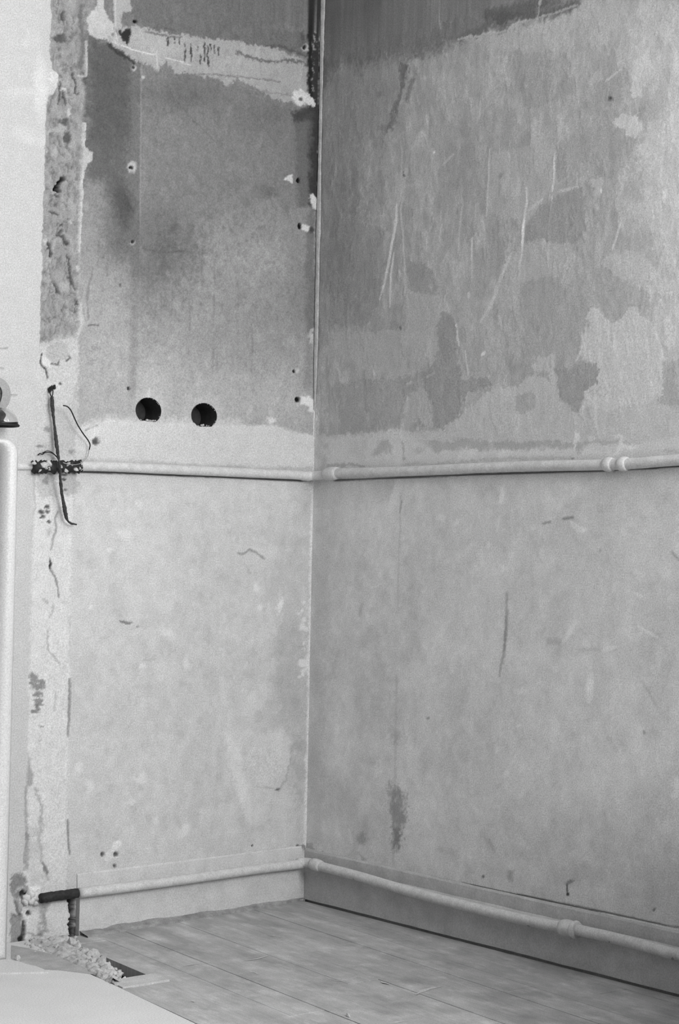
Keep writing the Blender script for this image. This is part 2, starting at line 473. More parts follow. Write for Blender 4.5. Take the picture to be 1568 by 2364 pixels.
    c.Hh[j] += core * (0.0032 * r1 + 0.002 * r2 - 0.003 * sstep(.75, 1.0, rid))
    c.T[j] *= 1 + ins * (0.16 * r1 + 0.16 * r2) - core * 0.2 * sstep(.82, 1.0, rid)
    P([(178, -60), (199, -60), (200, 100), (192, 175), (182, 178), (184, 120)], 132, .8, 4, 3); L([(190, 12), (191, 60), (195, 100), (190, 150)], 8, 98, .7, 4, 3)
    P([(168, 170), (196, 175), (192, 330), (186, 380), (172, 340)], 148, .6, 6, 4)
    for a in (((174, 165), (180, 200), (178, 214), (186, 214)), ((116, 487), (138, 494)), ((133, 540), (152, 546), (158, 562)), ((114, 560), (120, 590)), ((122, 634), (128, 652), (136, 670)),
              ((161, 590), (164, 620), (170, 656), (178, 668)), ((140, 520), (150, 516)), ((148, 210), (156, 240)), ((143, 190), (140, 240)), ((180, 690), (176, 720))):
        L(a, 4, 66, .8, 2.5, 3, -.004, taper=True)
    for x, y, rx, ry in ((118, 566, 4, 5), (120, 588, 4, 6), (137, 672, 6, 4), (143, 534, 6, 5), (158, 560, 6, 5), (182, 710, 6, 3), (150, 34, 7, 8), (143, 90, 14, 8), (147, 80, 10, 5), (155, 280, 10, 8), (160, 320, 7, 16), (150, 410, 6, 4), (133, 452, 8, 3)):
        S_(x, y, rx, ry, 72, .8, .5, 4, -.004)
    P([(144, 407), (150, 410), (141, 424), (142, 436), (147, 442), (141, 443), (134, 438), (126, 440), (128, 428), (135, 424)], 12, 1, 1.5, 3, -.02)
    for x, y, rx, ry, t in ((149, 206, 5, 5, 200), (125, 183, 12, 16, 205), (163, 256, 5, 12, 190), (126, 302, 18, 4, 172), (165, 512, 5, 5, 195), (106, 556, 4, 8, 190), (152, 660, 12, 12, 165), (140, 300, 14, 8, 160), (135, 640, 14, 14, 152), (165, 20, 10, 20, 150), (170, 470, 6, 30, 158)):
        S_(x, y, rx, ry, t, .85, .5, 4, .002)
    # bright chipped arris on the right of the scar
    L([(200, 95), (201, 172)], 3.5, 184, .95, 1.5, 1, .002); L([(185, 173), (200, 175)], 3, 178, .8, 1.5, 1)
    L([(196, 285), (194, 330), (191, 400), (189, 450), (186, 500), (184, 560), (183, 580)], 5, 190, .97, 1.8, 2, .002)
    P([(194, 330), (208, 348), (216, 354), (214, 370), (203, 378), (198, 400), (188, 400), (190, 350)], 178, .97, 1.8, 3, .001)
    L([(181, 612), (182, 626)], 4, 195, .8, 2, 2); L([(183, 706), (188, 730), (190, 752), (182, 770)], 9, 186, .95, 2.5, 3, .002); L([(180, 770), (182, 860)], 4, 196, .6, 3, 2)
    # patched, skimmed part of the scar down to the pipe
    P([(92, 786), (120, 786), (150, 776), (182, 772), (178, 900), (172, 1060), (82, 1060), (86, 960)], 188, .95, 7, 6, -.001)
    P([(118, 796), (140, 786), (158, 796), (164, 816), (152, 834), (124, 838), (106, 822)], 168, .9, 3, 4, .002); P([(98, 824), (108, 822), (122, 838), (130, 842), (116, 848), (100, 842)], 214, .95, 2, 3)
    L([(98, 815), (94, 832), (98, 846), (106, 852), (110, 872)], 3, 62, .9, 1.5, 1.5, -.002); L([(118, 840), (136, 842), (138, 836)], 2.5, 80, .8, 1.8, 2); L([(156, 832), (163, 828), (160, 822)], 3, 84, .8, 1.8, 2)
    S_(140, 886, 3.5, 3, 60, .9, .5, 2); S_(122, 892, 16, 12, 208, .6, .5, 4)
    P([(126, 940), (170, 930), (172, 1020), (168, 1050), (118, 1050), (112, 1000)], 176, .7, 10, 6); L([(172, 900), (173, 1010), (170, 1050)], 6, 172, .6, 4, 3)
    S_(110, 992, 8, 4, 110, .6, .6, 4); S_(165, 1044, 8, 6, 120, .7, .6, 4); S_(104, 1040, 14, 14, 160, .5, .7, 6); S_(92, 1030, 8, 2, 100, .7, .6, 2)
    # --- plaster band boxed in above the pipe
    P([(172, 992), (250, 970), (330, 974), (420, 976), (520, 984), (640, 983), (712, 1004), (728, 1012), (727, 1090), (400, 1078), (172, 1066)], 195, .85, 4, 3, .003)
    P([(178, 984), (240, 962), (330, 966), (420, 962), (560, 972), (560, 990), (300, 1000), (190, 1040)], 204, .6, 10, 8)
    L([(196, 994), (210, 988), (222, 984)], 3, 110, .7, 2, 2); S_(221, 1020, 6, 7, 66, .9, .6, 3, -.004); S_(212, 1000, 14, 14, 216, .7, .5, 4)
    L([(190, 1062), (300, 1066), (420, 1074), (600, 1082), (716, 1082)], 7, 158, .55, 5, 2, brk=(-1, .1, 12))
    # --- light lower wall: marks, damp, cracks
    P([(690, 1110), (664, 1200), (655, 1280), (612, 1330), (600, 1420), (642, 1380), (650, 1440), (634, 1500), (630, 1620), (612, 1650), (680, 1690), (672, 1740), (650, 1800), (640, 1826), (676, 1840), (690, 1890), (684, 1960), (722, 1960), (724, 1110)], 176, .75, 26, 16)
    P([(640, 1440), (716, 1440), (712, 1720), (684, 1700), (640, 1660), (628, 1560)], 160, .5, 22, 12)
    P([(672, 1700), (706, 1690), (704, 1850), (690, 1870), (668, 1800)], 152, .55, 10, 8, brk=(-.6, .3, 40))
    L([(723, 1110), (720, 1300), (716, 1550), (712, 1750), (706, 1950)], 10, 214, .7, 3, 2, .0015)
    for x, y, r in ((700, 1390, 4), (699, 1408, 4), (690, 1414, 4), (702, 1430, 6), (697, 1446, 8), (706, 1452, 5), (702, 1486, 4), (703, 1498, 2.5), (696, 1528, 8), (706, 1532, 10), (714, 1526, 5), (702, 1550, 5), (692, 1562, 4), (700, 1556, 4), (712, 1545, 4), (647, 1390, 5), (647, 1400, 4)):
        S_(x, y, r, r, 214, .8, .5, 3)
    P([(530, 1218), (545, 1204), (600, 1210), (622, 1232), (618, 1262), (560, 1262), (500, 1226)], 186, .6, 9, 6)
    L([(548, 1276), (560, 1280), (576, 1270), (590, 1276), (612, 1290)], 4, 132, .75, 2.5, 2, taper=True); L([(564, 1300), (576, 1322)], 4, 160, .6, 3, 2)
    L([(276, 1434), (290, 1438), (305, 1437)], 5, 92, .85, 2, 2, -.001, taper=True); S_(318, 1446, 4, 3, 110, .8, .5, 2); S_(340, 1425, 50, 26, 184, .5, .8, 10)
    L([(330, 1524), (358, 1522)], 3, 172, .7, 3, 2)
    for x, y, rx, ry in ((320, 1162, 9, 10), (286, 1235, 12, 14), (256, 1270, 8, 4), (210, 1405, 8, 6), (390, 1465, 16, 10), (430, 1530, 8, 12), (330, 1536, 8, 5), (329, 1790, 8, 6), (182, 1770, 7, 16), (206, 1816, 10, 14), (305, 1848, 8, 8), (360, 1896, 5, 8), (424, 1920, 12, 14), (320, 1800, 20, 6), (590, 1356, 8, 10), (600, 1400, 8, 6), (645, 1400, 5, 18)):
        S_(x, y, rx, ry, 224, .8, .6, 5)
    P([(520, 1690), (545, 1700), (570, 1820), (580, 1900), (552, 1850), (530, 1760)], 222, .7, 8, 6); P([(560, 1600), (620, 1580), (606, 1640), (560, 1650)], 210, .5, 10, 6); P([(530, 1684), (656, 1690), (640, 1710), (540, 1720)], 206, .5, 8, 6)
    L([(590, 1814), (636, 1822), (644, 1826), (660, 1800), (672, 1750)], 3, 140, .45, 2, 2.5, -.001); S_(640, 1822, 5, 3, 90, .8, .5, 2)
    S_(610, 1770, 44, 44, 194, .5, .4, 5, .002); S_(560, 1668, 18, 14, 186, .5, .6, 6)
    L([(500, 1858), (515, 1846), (530, 1852)], 4, 178, .6, 3, 3); L([(380, 1832), (436, 1806)], 6, 186, .5, 5, 3); L([(440, 1886), (460, 1882)], 4, 176, .5, 3, 2)
    q = random.Random(3)
    for k in range(150):
        x, y = q.uniform(175, 690), q.uniform(1130, 1960); a = q.uniform(-.9, .5); l = q.uniform(6, 42)
        L([(x, y), (x + l * math.cos(a), y + l * math.sin(a))], q.uniform(2, 9), 192 + q.choice((14, 16, -16, 10, -10)), q.uniform(.2, .6), 4, 4, taper=True, brk=(-.4, .5, 60))
    nf = fbm(c.U * 45, c.V * 38, 73, 5, .65) * sstep(1100, 1130, c.Y) * sstep(150, 190, c.X)
    c.T *= 1 + .04 * (sstep(.15, .3, nf) - sstep(.22, .36, -nf))
    c.T *= 1 + sstep(1010, 960, c.Y) * sstep(150, 200, c.X) * (.05 * (sstep(.2, .34, fbm(c.U * 60, c.V * 40, 74, 5, .65)) - sstep(.2, .34, fbm(c.U * 90, c.V * 60, 75, 4, .65))))
    # filler patch with three screw holes near the skirting
    P([(262, 1946), (280, 1938), (282, 1950), (272, 1962), (266, 1978), (258, 1986), (250, 1994), (240, 1984), (246, 1970), (256, 1962)], 226, .97, 2, 3, .001)
    for x, y, rx, ry in ((237, 1972, 5, 5), (268, 1972, 5, 6), (265, 1999, 4, 4), (582, 1952, 2.5, 2.5), (652, 1984, 3, 2), (604, 1990, 3, 2)):
        S_(x, y, rx, ry, 48, .95, .4, 1.5, -.004)
    S_(255, 1985, 34, 24, 184, .35, .7, 6)
    L([(686, 1956), (700, 1952), (712, 1962)], 5, 112, .7, 3, 3); S_(687, 1954, 4, 4, 72, .9, .5, 2)
    L([(172, 2018), (330, 2006), (420, 1990), (520, 1978), (690, 1956)], 3, 176, .6, 3, 2)
    # whitewashed lower scar
    lowL, lowR = SCAR_L[15:], SCAR_R[12:]
    P(lowL + lowR[::-1], 214, .8, 4, 3)
    j = c.sel([(36, 1080), (180, 2200)], 0)
    ins = sstep(-4, 4, c.X[j] - np.interp(c.Y[j], [p[1] for p in SCAR_L], [p[0] for p in SCAR_L])) * sstep(-4, 4, np.interp(c.Y[j], [p[1] for p in SCAR_R], [p[0] for p in SCAR_R]) - c.X[j]) * sstep(1090, 1120, c.Y[j])
    u, v = c.U[j], c.V[j]
    c.Hh[j] += ins * (0.003 * fbm(u * 30, v * 16, 41, 4, .6) + .001 * fbm(u * 120, v * 90, 42, 3)) - ins * .002
    c.T[j] *= 1 + ins * .05 * fbm(u * 70, v * 50, 43, 4, .6)
    P([(84, 1088), (132, 1088), (140, 1135), (138, 1150), (88, 1150), (80, 1120)], 176, .8, 6, 5); P([(146, 1092), (174, 1092), (182, 1120), (180, 1138), (160, 1148), (142, 1140)], 166, .85, 3, 4)
    S_(108, 1112, 10, 8, 112, .6, .7, 5)
    for x, y, rx, ry in ((112, 1170, 7, 4), (98, 1181, 8, 6), (113, 1181, 5, 4), (102, 1193, 6, 4), (95, 1195, 5, 2), (114, 1205, 6, 4), (149, 1097, 6, 3), (150, 1108, 5, 3), (152, 1130, 4, 3), (146, 1106, 3, 2)):
        S_(x, y, rx, ry, 78, .9, .4, 2, -.002)
    S_(115, 1228, 5, 9, 160, .7, .6, 3)
    L([(78, 1090), (79, 1150), (82, 1170), (77, 1186)], 3, 160, .6, 3, 2); L([(136, 1180), (130, 1200), (132, 1220), (126, 1240), (120, 1270)], 4, 130, .75, 2.5, 2, -.001, taper=True)
    L([(118, 1290), (118, 1312), (124, 1326), (134, 1345), (138, 1380)], 4, 120, .8, 2.5, 2, -.002, taper=True); S_(118, 1303, 2.5, 11, 46, .95, .4, 1)
    L([(125, 1398), (122, 1414), (115, 1424)], 4, 160, .7, 3, 2); L([(102, 1382), (110, 1390)], 5, 150, .6, 3, 2); L([(110, 1455), (112, 1500), (126, 1516), (140, 1536)], 3, 150, .7, 2.5, 2, taper=True); L([(162, 1420), (161, 1540)], 2, 180, .7, 2, 1)
    L([(161, 1566), (161, 1590), (160, 1660), (157, 1700)], 4, 118, .75, 2.5, 1.5, -.0015, taper=True); L([(130, 1600), (127, 1640)], 3, 168, .6, 3, 1.5)
    S_(152, 1390, 10, 6, 180, .5, .6, 4)
    for x, y, rx, ry in ((80, 1560, 10, 7), (84, 1572, 11, 6), (74, 1580, 6, 4), (98, 1578, 6, 8), (88, 1588, 14, 8), (90, 1603, 12, 5), (90, 1616, 12, 5), (92, 1624, 11, 4), (82, 1642, 10, 6), (88, 1632, 5, 8)):
        S_(x, y, rx, ry, 122, .85, .3, 4, -.001)
    L([(90, 1678), (102, 1678)], 2, 130, .8, 2, 1); L([(94, 1690), (90, 1724)], 9, 186, .5, 5, 3)
    P([(65, 1738), (72, 1770), (78, 1790), (77, 1812), (66, 1818), (62, 1790)], 150, .85, 4, 3, -.002)
    L([(62, 1818), (60, 1870), (62, 1920), (58, 1990)], 5, 146, .75, 4, 2, -.002); L([(64, 1930), (66, 1980), (58, 2005)], 8, 128, .65, 4, 4)
    L([(82, 1822), (96, 1860), (94, 1920), (100, 1990), (110, 2010), (116, 2034)], 5, 150, .7, 4, 4, -.002); L([(103, 1996), (112, 2014)], 6, 100, .7, 3, 3)
    L([(156, 1894), (157, 1940), (160, 1972)], 3, 112, .8, 2, 1, -.0015)
    P([(70, 1900), (96, 1900), (112, 2030), (104, 2050), (72, 2046), (64, 1990)], 176, .6, 8, 6, brk=(-.6, .2, 60))
    # base of the scar: broken plaster, grey exposed masonry beside the cabinet
    P([(28, 2022), (54, 2018), (66, 2050), (60, 2066), (36, 2072), (24, 2060)], 122, .9, 4, 5, -.005, brk=(-.7, .0, 70)); S_(56, 2062, 7, 6, 46, .9, .5, 3, -.008)
    P([(34, 2072), (46, 2070), (52, 2100), (44, 2110)], 140, .8, 3, 4); L([(36, 2080), (44, 2100), (50, 2120)], 5, 96, .7, 3, 3, -.003)
    P([(26, 2110), (50, 2112), (54, 2150), (56, 2188), (24, 2190)], 136, .9, 4, 4, -.008); L([(57, 2128), (56, 2160), (52, 2178)], 5, 60, .85, 2.5, 2, -.006); S_(68, 2109, 5, 6, 56, .9, .5, 2, -.006); S_(50, 2172, 6, 8, 50, .9, .5, 3, -.006)
    P([(66, 2052), (94, 2050), (96, 2082), (60, 2090)], 222, .8, 4, 5, .006)
    P([(98, 2074), (158, 2072), (157, 2175), (90, 2190), (92, 2120)], 206, .85, 5, 5, .012); P([(96, 2080), (118, 2078), (104, 2098), (98, 2120)], 128, .7, 5, 4)
    for a in (((96, 2110), (98, 2140), (104, 2150)), ((60, 2152), (84, 2160), (100, 2146), (108, 2150)), ((94, 2132), (102, 2134))): L(a, 4, 130, .6, 3, 4, -.002)
    # hollow behind the cut-off skirting, its shade painted dark as well
    P([(157, 2074), (172, 2072), (175, 2168), (160, 2164)], 40, .95, 2, 2, -.03)
    # --- left of the scar: pencil strokes, faint line
    L([(-30, 808), (0, 805), (18, 803)], 3, 140, .8, 1.5, .6); L([(-30, 845), (8, 851)], 3, 140, .8, 1.5, .6); L([(-20, 908), (38, 912)], 3.5, 140, .8, 1.5, .6)
    L([(32, 1060), (46, 1040)], 3, 206, .5, 4, 1); S_(70, 1056, 4, 2, 130, .6, .5, 2)
    L([(50, 60), (66, 70), (60, 110)], 4, 200, .5, 5, 3); S_(90, 80, 5, 16, 196, .5, .7, 4); S_(60, 210, 40, 10, 206, .5, .8, 6); S_(95, 200, 14, 60, 228, .5, .7, 5); L([(40, 300), (100, 330)], 20, 206, .35, 14, 5)
    # --- near the corner: dark upright strip, light filler, plug holes
    P([(712, -60), (742, -60), (738, 240), (735, 470), (720, 480), (712, 470), (712, 240)], 50, .95, 4, 3)
    P([(680, 262), (724, 246), (722, 330), (712, 480), (690, 480), (682, 340)], 88, .8, 7, 5); P([(672, 258), (728, 244), (722, 275), (680, 280)], 58, .75, 6, 5)
    L([(717, -20), (717, 130), (719, 240)], 6, 36, .85, 3, 2); L([(726, 80), (729, 110)], 8, 170, .7, 3, 5, brk=(-.3, .2, 150)); L([(724, 120), (724, 210)], 4, 150, .8, 2, 3, brk=(-.1, .3, 180))
    P([(640, 300), (714, 270), (712, 700), (690, 760), (660, 560)], 112, .4, 26, 8)
    P([(712, 480), (730, 480), (728, 760), (706, 770), (708, 640)], 104, .8, 8, 5); P([(706, 760), (726, 760), (722, 900), (704, 890)], 122, .6, 8, 5)
    P([(672, 210), (684, 206), (696, 204), (706, 216), (722, 222), (728, 232), (724, 250), (718, 244), (704, 236), (696, 246), (680, 240), (674, 226)], 208, .95, 2, 4, .002); S_(693, 228, 5, 4, 70, .8, .5, 2)
    P([(657, 415), (667, 402), (676, 402), (677, 424), (668, 420)], 202, .95, 1.8, 2, .001); S_(690, 416, 4, 6, 18, 1, .3, 1, -.004)
    P([(714, 448), (722, 446), (734, 460), (730, 486), (720, 482)], 204, .95, 2, 3, .002); S_(705, 112, 8, 8, 190, .8, .4, 3); S_(704, 110, 4, 5, 30, .95, .4, 1.5, -.004); S_(700, 84, 5, 14, 70, .6, .6, 4)
    P([(697, 516), (716, 520), (714, 534), (698, 532)], 206, .95, 2, 2, .001); S_(694, 522, 5, 7, 16, 1, .3, 1, -.006); S_(720, 530, 5, 8, 60, .8, .5, 2)
    P([(706, 770), (718, 756), (736, 760), (738, 790), (724, 800), (710, 786)], 190, .7, 3, 5, brk=(-.4, .1, 80))
    S_(686, 856, 6, 5, 196, .7, .5, 2); S_(680, 857, 3, 4, 30, 1, .4, 1, -.004)
    P([(694, 918), (706, 920), (712, 914), (718, 920), (736, 924), (737, 944), (722, 948), (714, 952), (710, 938), (694, 934)], 222, .97, 2, 3, .0015); S_(688, 923, 5.5, 6, 22, 1, .3, 1, -.006)
    P([(618, 966), (630, 962), (638, 972), (630, 980), (620, 976)], 216, .85, 4, 3)
    P([(706, 950), (728, 950), (728, 1005), (700, 990)], 146, .5, 8, 6)
    S_(307, 385, 10, 13, 186, .85, .35, 3, .001); S_(305, 387, 5, 4, 30, .95, .4, 2, -.004)
    S_(308, 560, 6, 6, 186, .8, .4, 2); S_(308, 558, 4, 4.5, 40, .95, .4, 1, -.004); S_(311, 157, 5.5, 7, 178, .85, .4, 2); S_(309, 155, 3, 4, 44, .9, .4, 1); S_(298, 897, 3.5, 4, 40, .95, .4, 1, -.003); S_(278, 658, 3, 3, 84, .8, .5, 1); S_(331, 177, 4, 4, 186, .8, .5, 2)
    S_(238, 594, 3, 3, 100, .7, .5, 1)
    for cx, cy in ((343, 948), (471, 960)): S_(cx, cy, 46, 44, 190, .5, .3, 5)
    S_(350, 890, 34, 34, 180, .45, .7, 8); L([(346, 898), (344, 918)], 4, 208, .6, 3, 2)
    c.T = np.where(c.T > 194, 194 + (c.T - 194) * .6, c.T)
    # groove for the shadow line under the upper pipe, painted darker too
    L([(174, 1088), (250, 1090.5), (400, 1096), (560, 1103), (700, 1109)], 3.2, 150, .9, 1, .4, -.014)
    c.T *= 1 + .02 * c.n3
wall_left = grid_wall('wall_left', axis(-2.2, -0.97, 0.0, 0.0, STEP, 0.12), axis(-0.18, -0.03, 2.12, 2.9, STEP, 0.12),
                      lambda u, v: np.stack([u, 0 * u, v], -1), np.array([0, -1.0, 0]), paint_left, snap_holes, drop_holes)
# ------------------------------------------------------------------ right wall
def paint_right(c):
    k = 1.8065
    def Q(oy): return lambda *pts: [(700 + x / k, oy + y / k) for x, y in pts]
    A, B, D, G = Q(0), Q(550), Q(1090), Q(1560)
    P, L, S_ = c.poly, c.line, c.spot
    c.T[:] = 203
    up = [(690, -200), (1900, -200), (1900, 960), (1568, 1010), (1400, 1030), (1200, 1040), (1000, 1040), (930, 992), (850, 1004), (733, 1008)]
    # upper wall: old grey distemper under torn paper
    P(up, 172, 1, 5, 5)
    P([(740, -200), (1100, -200), (1010, 60), (900, 150), (850, 330), (820, 700), (735, 760)], 140, .75, 70, 22)  # darker towards the top corner: ceiling shade put in with some dirt
    P([(735, -200), (1420, -200), (1330, 0), (1180, 60), (1080, 90), (960, 130), (800, 150), (735, 200)], 122, .85, 22, 14)
    P([(740, -60), (880, -60), (850, 40), (820, 70), (740, 200)], 112, .6, 20, 10)
    P([(1220, 40), (1568, -100), (1900, -200), (1900, 960), (1568, 980), (1360, 960), (1400, 700), (1350, 560), (1460, 380), (1440, 200), (1300, 160)], 192, .6, 80, 24)
    P([(1480, 80), (1900, 0), (1900, 1000), (1480, 960), (1530, 640)], 214, .7, 80, 20)  # paler towards the right: bounce light put into the tone
    # torn layers everywhere: pale remnants over grey, drawn out along the height
    wu = sstep(1035, 985, c.Y)
    n = fbm(c.U * 11, c.V * 7.5, 61, 6, .55); n2 = fbm(c.U * 24 + c.V * 5, c.V * 13, 62, 6, .6); n3 = fbm(c.U * 60, c.V * 26, 63, 5, .65)
    c.T *= 1 + wu * (.035 * (sstep(.0, .08, n) - .5) + .04 * (sstep(.1, .15, n2) - .3) + .04 * (sstep(.2, .26, n3) - .2))
    c.Hh += wu * (.0004 * sstep(.02, .07, n) + .0003 * sstep(.08, .12, n2))
    c.mottle(.035, 10, 64); c.mottle(.022, 34, 65, 16); c.mottle(.014, 120, 66)
    n4 = fbm(c.U * 95, c.V * 55, 68, 4, .65); n5 = fbm(c.U * 38, c.V * 16, 69, 5, .65)
    c.T *= 1 + wu * (.025 * sstep(.2, .3, n4) - .02 * sstep(.2, .3, -n4) + .03 * sstep(.2, .25, n5) - .025 * sstep(.2, .25, -n5))
    c.Hh += wu * (.0003 * sstep(.12, .17, n5) - .0003 * sstep(.14, .19, -n5))
    # dark smear, top right, and the line of the old paper's edge
    for p, w, t, o in ((A((660, 160), (800, 90), (960, 40), (1060, 0)), 14, 104, .6), (A((770, 60), (900, 30), (1000, 5)), 18, 100, .7), (A((810, 75), (1000, 60), (1150, 10)), 16, 96, .75), (A((830, 120), (1000, 72), (1110, 40)), 10, 108, .6)):
        L(p, w, t, o, 8, 7)
    P(A((650, 165), (850, 130), (890, 98), (985, 75), (1080, 40), (1150, 20), (1200, -40), (1330, -40), (1320, 60), (1240, 90), (1020, 140), (1030, 200), (960, 230), (900, 210), (820, 190), (700, 180)), 186, .55, 3, 7, brk=(-.7, .1, 25))
    L(A((650, 165), (850, 125), (890, 98), (985, 72), (1080, 40), (1150, 15)), 3, 205, .6, 2, 3)
    L(A((990, -20), (988, 18)), 6, 190, .8, 2, 2); L(A((985, 30), (978, 80)), 3, 196, .6, 2, 2); L(A((570, 90), (572, 120)), 3, 184, .5, 2, 2)
    P(A((250, -10), (330, -10), (330, 60), (262, 80)), 100, .6, 8, 8)
    # dark drip trail left of centre
    P(A((400, 255), (440, 270), (425, 330), (400, 440), (370, 520), (345, 545), (355, 500), (395, 400), (410, 310)), 112, .8, 4, 5); P(A((440, 330), (470, 310), (480, 280), (462, 262), (470, 330), (445, 380), (440, 430), (425, 420)), 120, .7, 5, 5)
    P(A((310, 285), (395, 258), (400, 300), (330, 320), (260, 330), (200, 330)), 164, .6, 5, 6); P(A((450, 250), (490, 240), (495, 290), (478, 300)), 186, .6, 4, 5)
    P(A((150, 340), (390, 330), (385, 400), (350, 500), (250, 560), (120, 500)), 150, .5, 24, 12)
    P(A((300, 540), (360, 500), (370, 540), (330, 555)), 120, .5, 6, 6); S_(876, 216, 6, 7, 112, .7, .5, 3); S_(877, 304, 8, 6, 168, .6, .6, 4)
    L(A((355, 612), (440, 535)), 5, 176, .8, 3, 3, taper=True); L(A((470, 505), (455, 560), (445, 640), (420, 710)), 3, 176, .6, 2, 2)
    # long scratches
    P(A((400, 712), (440, 708), (425, 770), (412, 830), (395, 870), (390, 940), (372, 940), (378, 860), (360, 830), (385, 770)), 184, .8, 3, 5, .0004)
    for p, w, t, o in (
        (A((392, 850), (385, 940), (372, 1010), (358, 1084)), 7, 196, .8), (B((375, 0), (358, 90), (340, 190), (318, 260)), 6, 198, .85), (B((378, 60), (366, 160), (362, 290)), 4, 196, .8),
        (A((418, 820), (405, 880), (420, 1000)), 4, 184, .6), (A((400, 560), (412, 640), (410, 700)), 2.5, 168, .5), (B((415, 0), (424, 120), (426, 240)), 4, 182, .7), (B((395, 130), (412, 160)), 5, 180, .6),
        (A((778, 620), (770, 800), (766, 900)), 4, 190, .65), (A((1050, 640), (1046, 740), (1040, 800)), 4.5, 206, .9), (A((1040, 810), (1030, 900), (1020, 1084)), 3.5, 190, .6),
        (A((932, 780), (934, 850), (922, 900), (908, 1084)), 6, 206, .85), (A((925, 880), (914, 980)), 4, 214, .8), (B((912, 0), (905, 100), (900, 170)), 4, 202, .7), (B((1020, 60), (1020, 130)), 4, 200, .7),
        (A((660, 860), (652, 960), (646, 1060)), 4, 178, .6), (A((720, 850), (718, 920)), 3, 178, .5), (A((708, 990), (700, 1084)), 5, 186, .7), (B((703, 0), (704, 180)), 4, 184, .6), (A((750, 900), (760, 1084)), 6, 176, .5), (A((580, 930), (566, 1010)), 3, 172, .5),
        (B((636, 350), (645, 420), (652, 450)), 5, 198, .8), (B((676, 470), (688, 570)), 3.5, 192, .75), (B((660, 440), (670, 520)), 3, 180, .5), (B((820, 320), (828, 380)), 4, 184, .5),
        (B((530, 190), (536, 220)), 8, 196, .7), (B((690, 225), (692, 250)), 9, 196, .7), (B((840, 110), (812, 200), (780, 290), (740, 350)), 9, 186, .6), (B((870, 60), (840, 130), (820, 180)), 8, 188, .6),
        (B((548, 562), (490, 592), (440, 610), (300, 670)), 4, 178, .5), (B((548, 562), (510, 580)), 6, 212, .85), (B((455, 598), (430, 608)), 5, 204, .75), (B((745, 490), (760, 476)), 8, 206, .8),
        (B((1140, 510), (1165, 455)), 5, 204, .7), (B((1170, 440), (1180, 370)), 4, 200, .5), (A((1100, 900), (1096, 1000)), 4, 192, .5), (A((1160, 690), (1158, 780)), 4, 188, .5), (A((1330, 920), (1290, 1040)), 5, 206, .5),
        (A((860, 320), (760, 395)), 4, 176, .5), (A((630, 640), (580, 690)), 5, 174, .6), (A((505, 315), (508, 335)), 8, 178, .6), (A((585, 300), (585, 330)), 5, 174, .5), (A((860, 415), (862, 460)), 5, 182, .5),
        (A((1000, 830), (940, 880)), 8, 192, .6), (A((1150, 780), (1060, 800)), 9, 184, .6), (A((1110, 735), (1060, 770)), 7, 184, .5), (A((1325, 290), (1260, 340)), 5, 196, .5)):
        L(p, w * .72 + .6, t + 12, min(1, o + .2), 1.6, .9, .0003, taper=True)
    # broad pale and dark pieces of the torn layers
    Z = lambda *pts: [(860 + x / 1.3176, y / 1.3176) for x, y in pts]
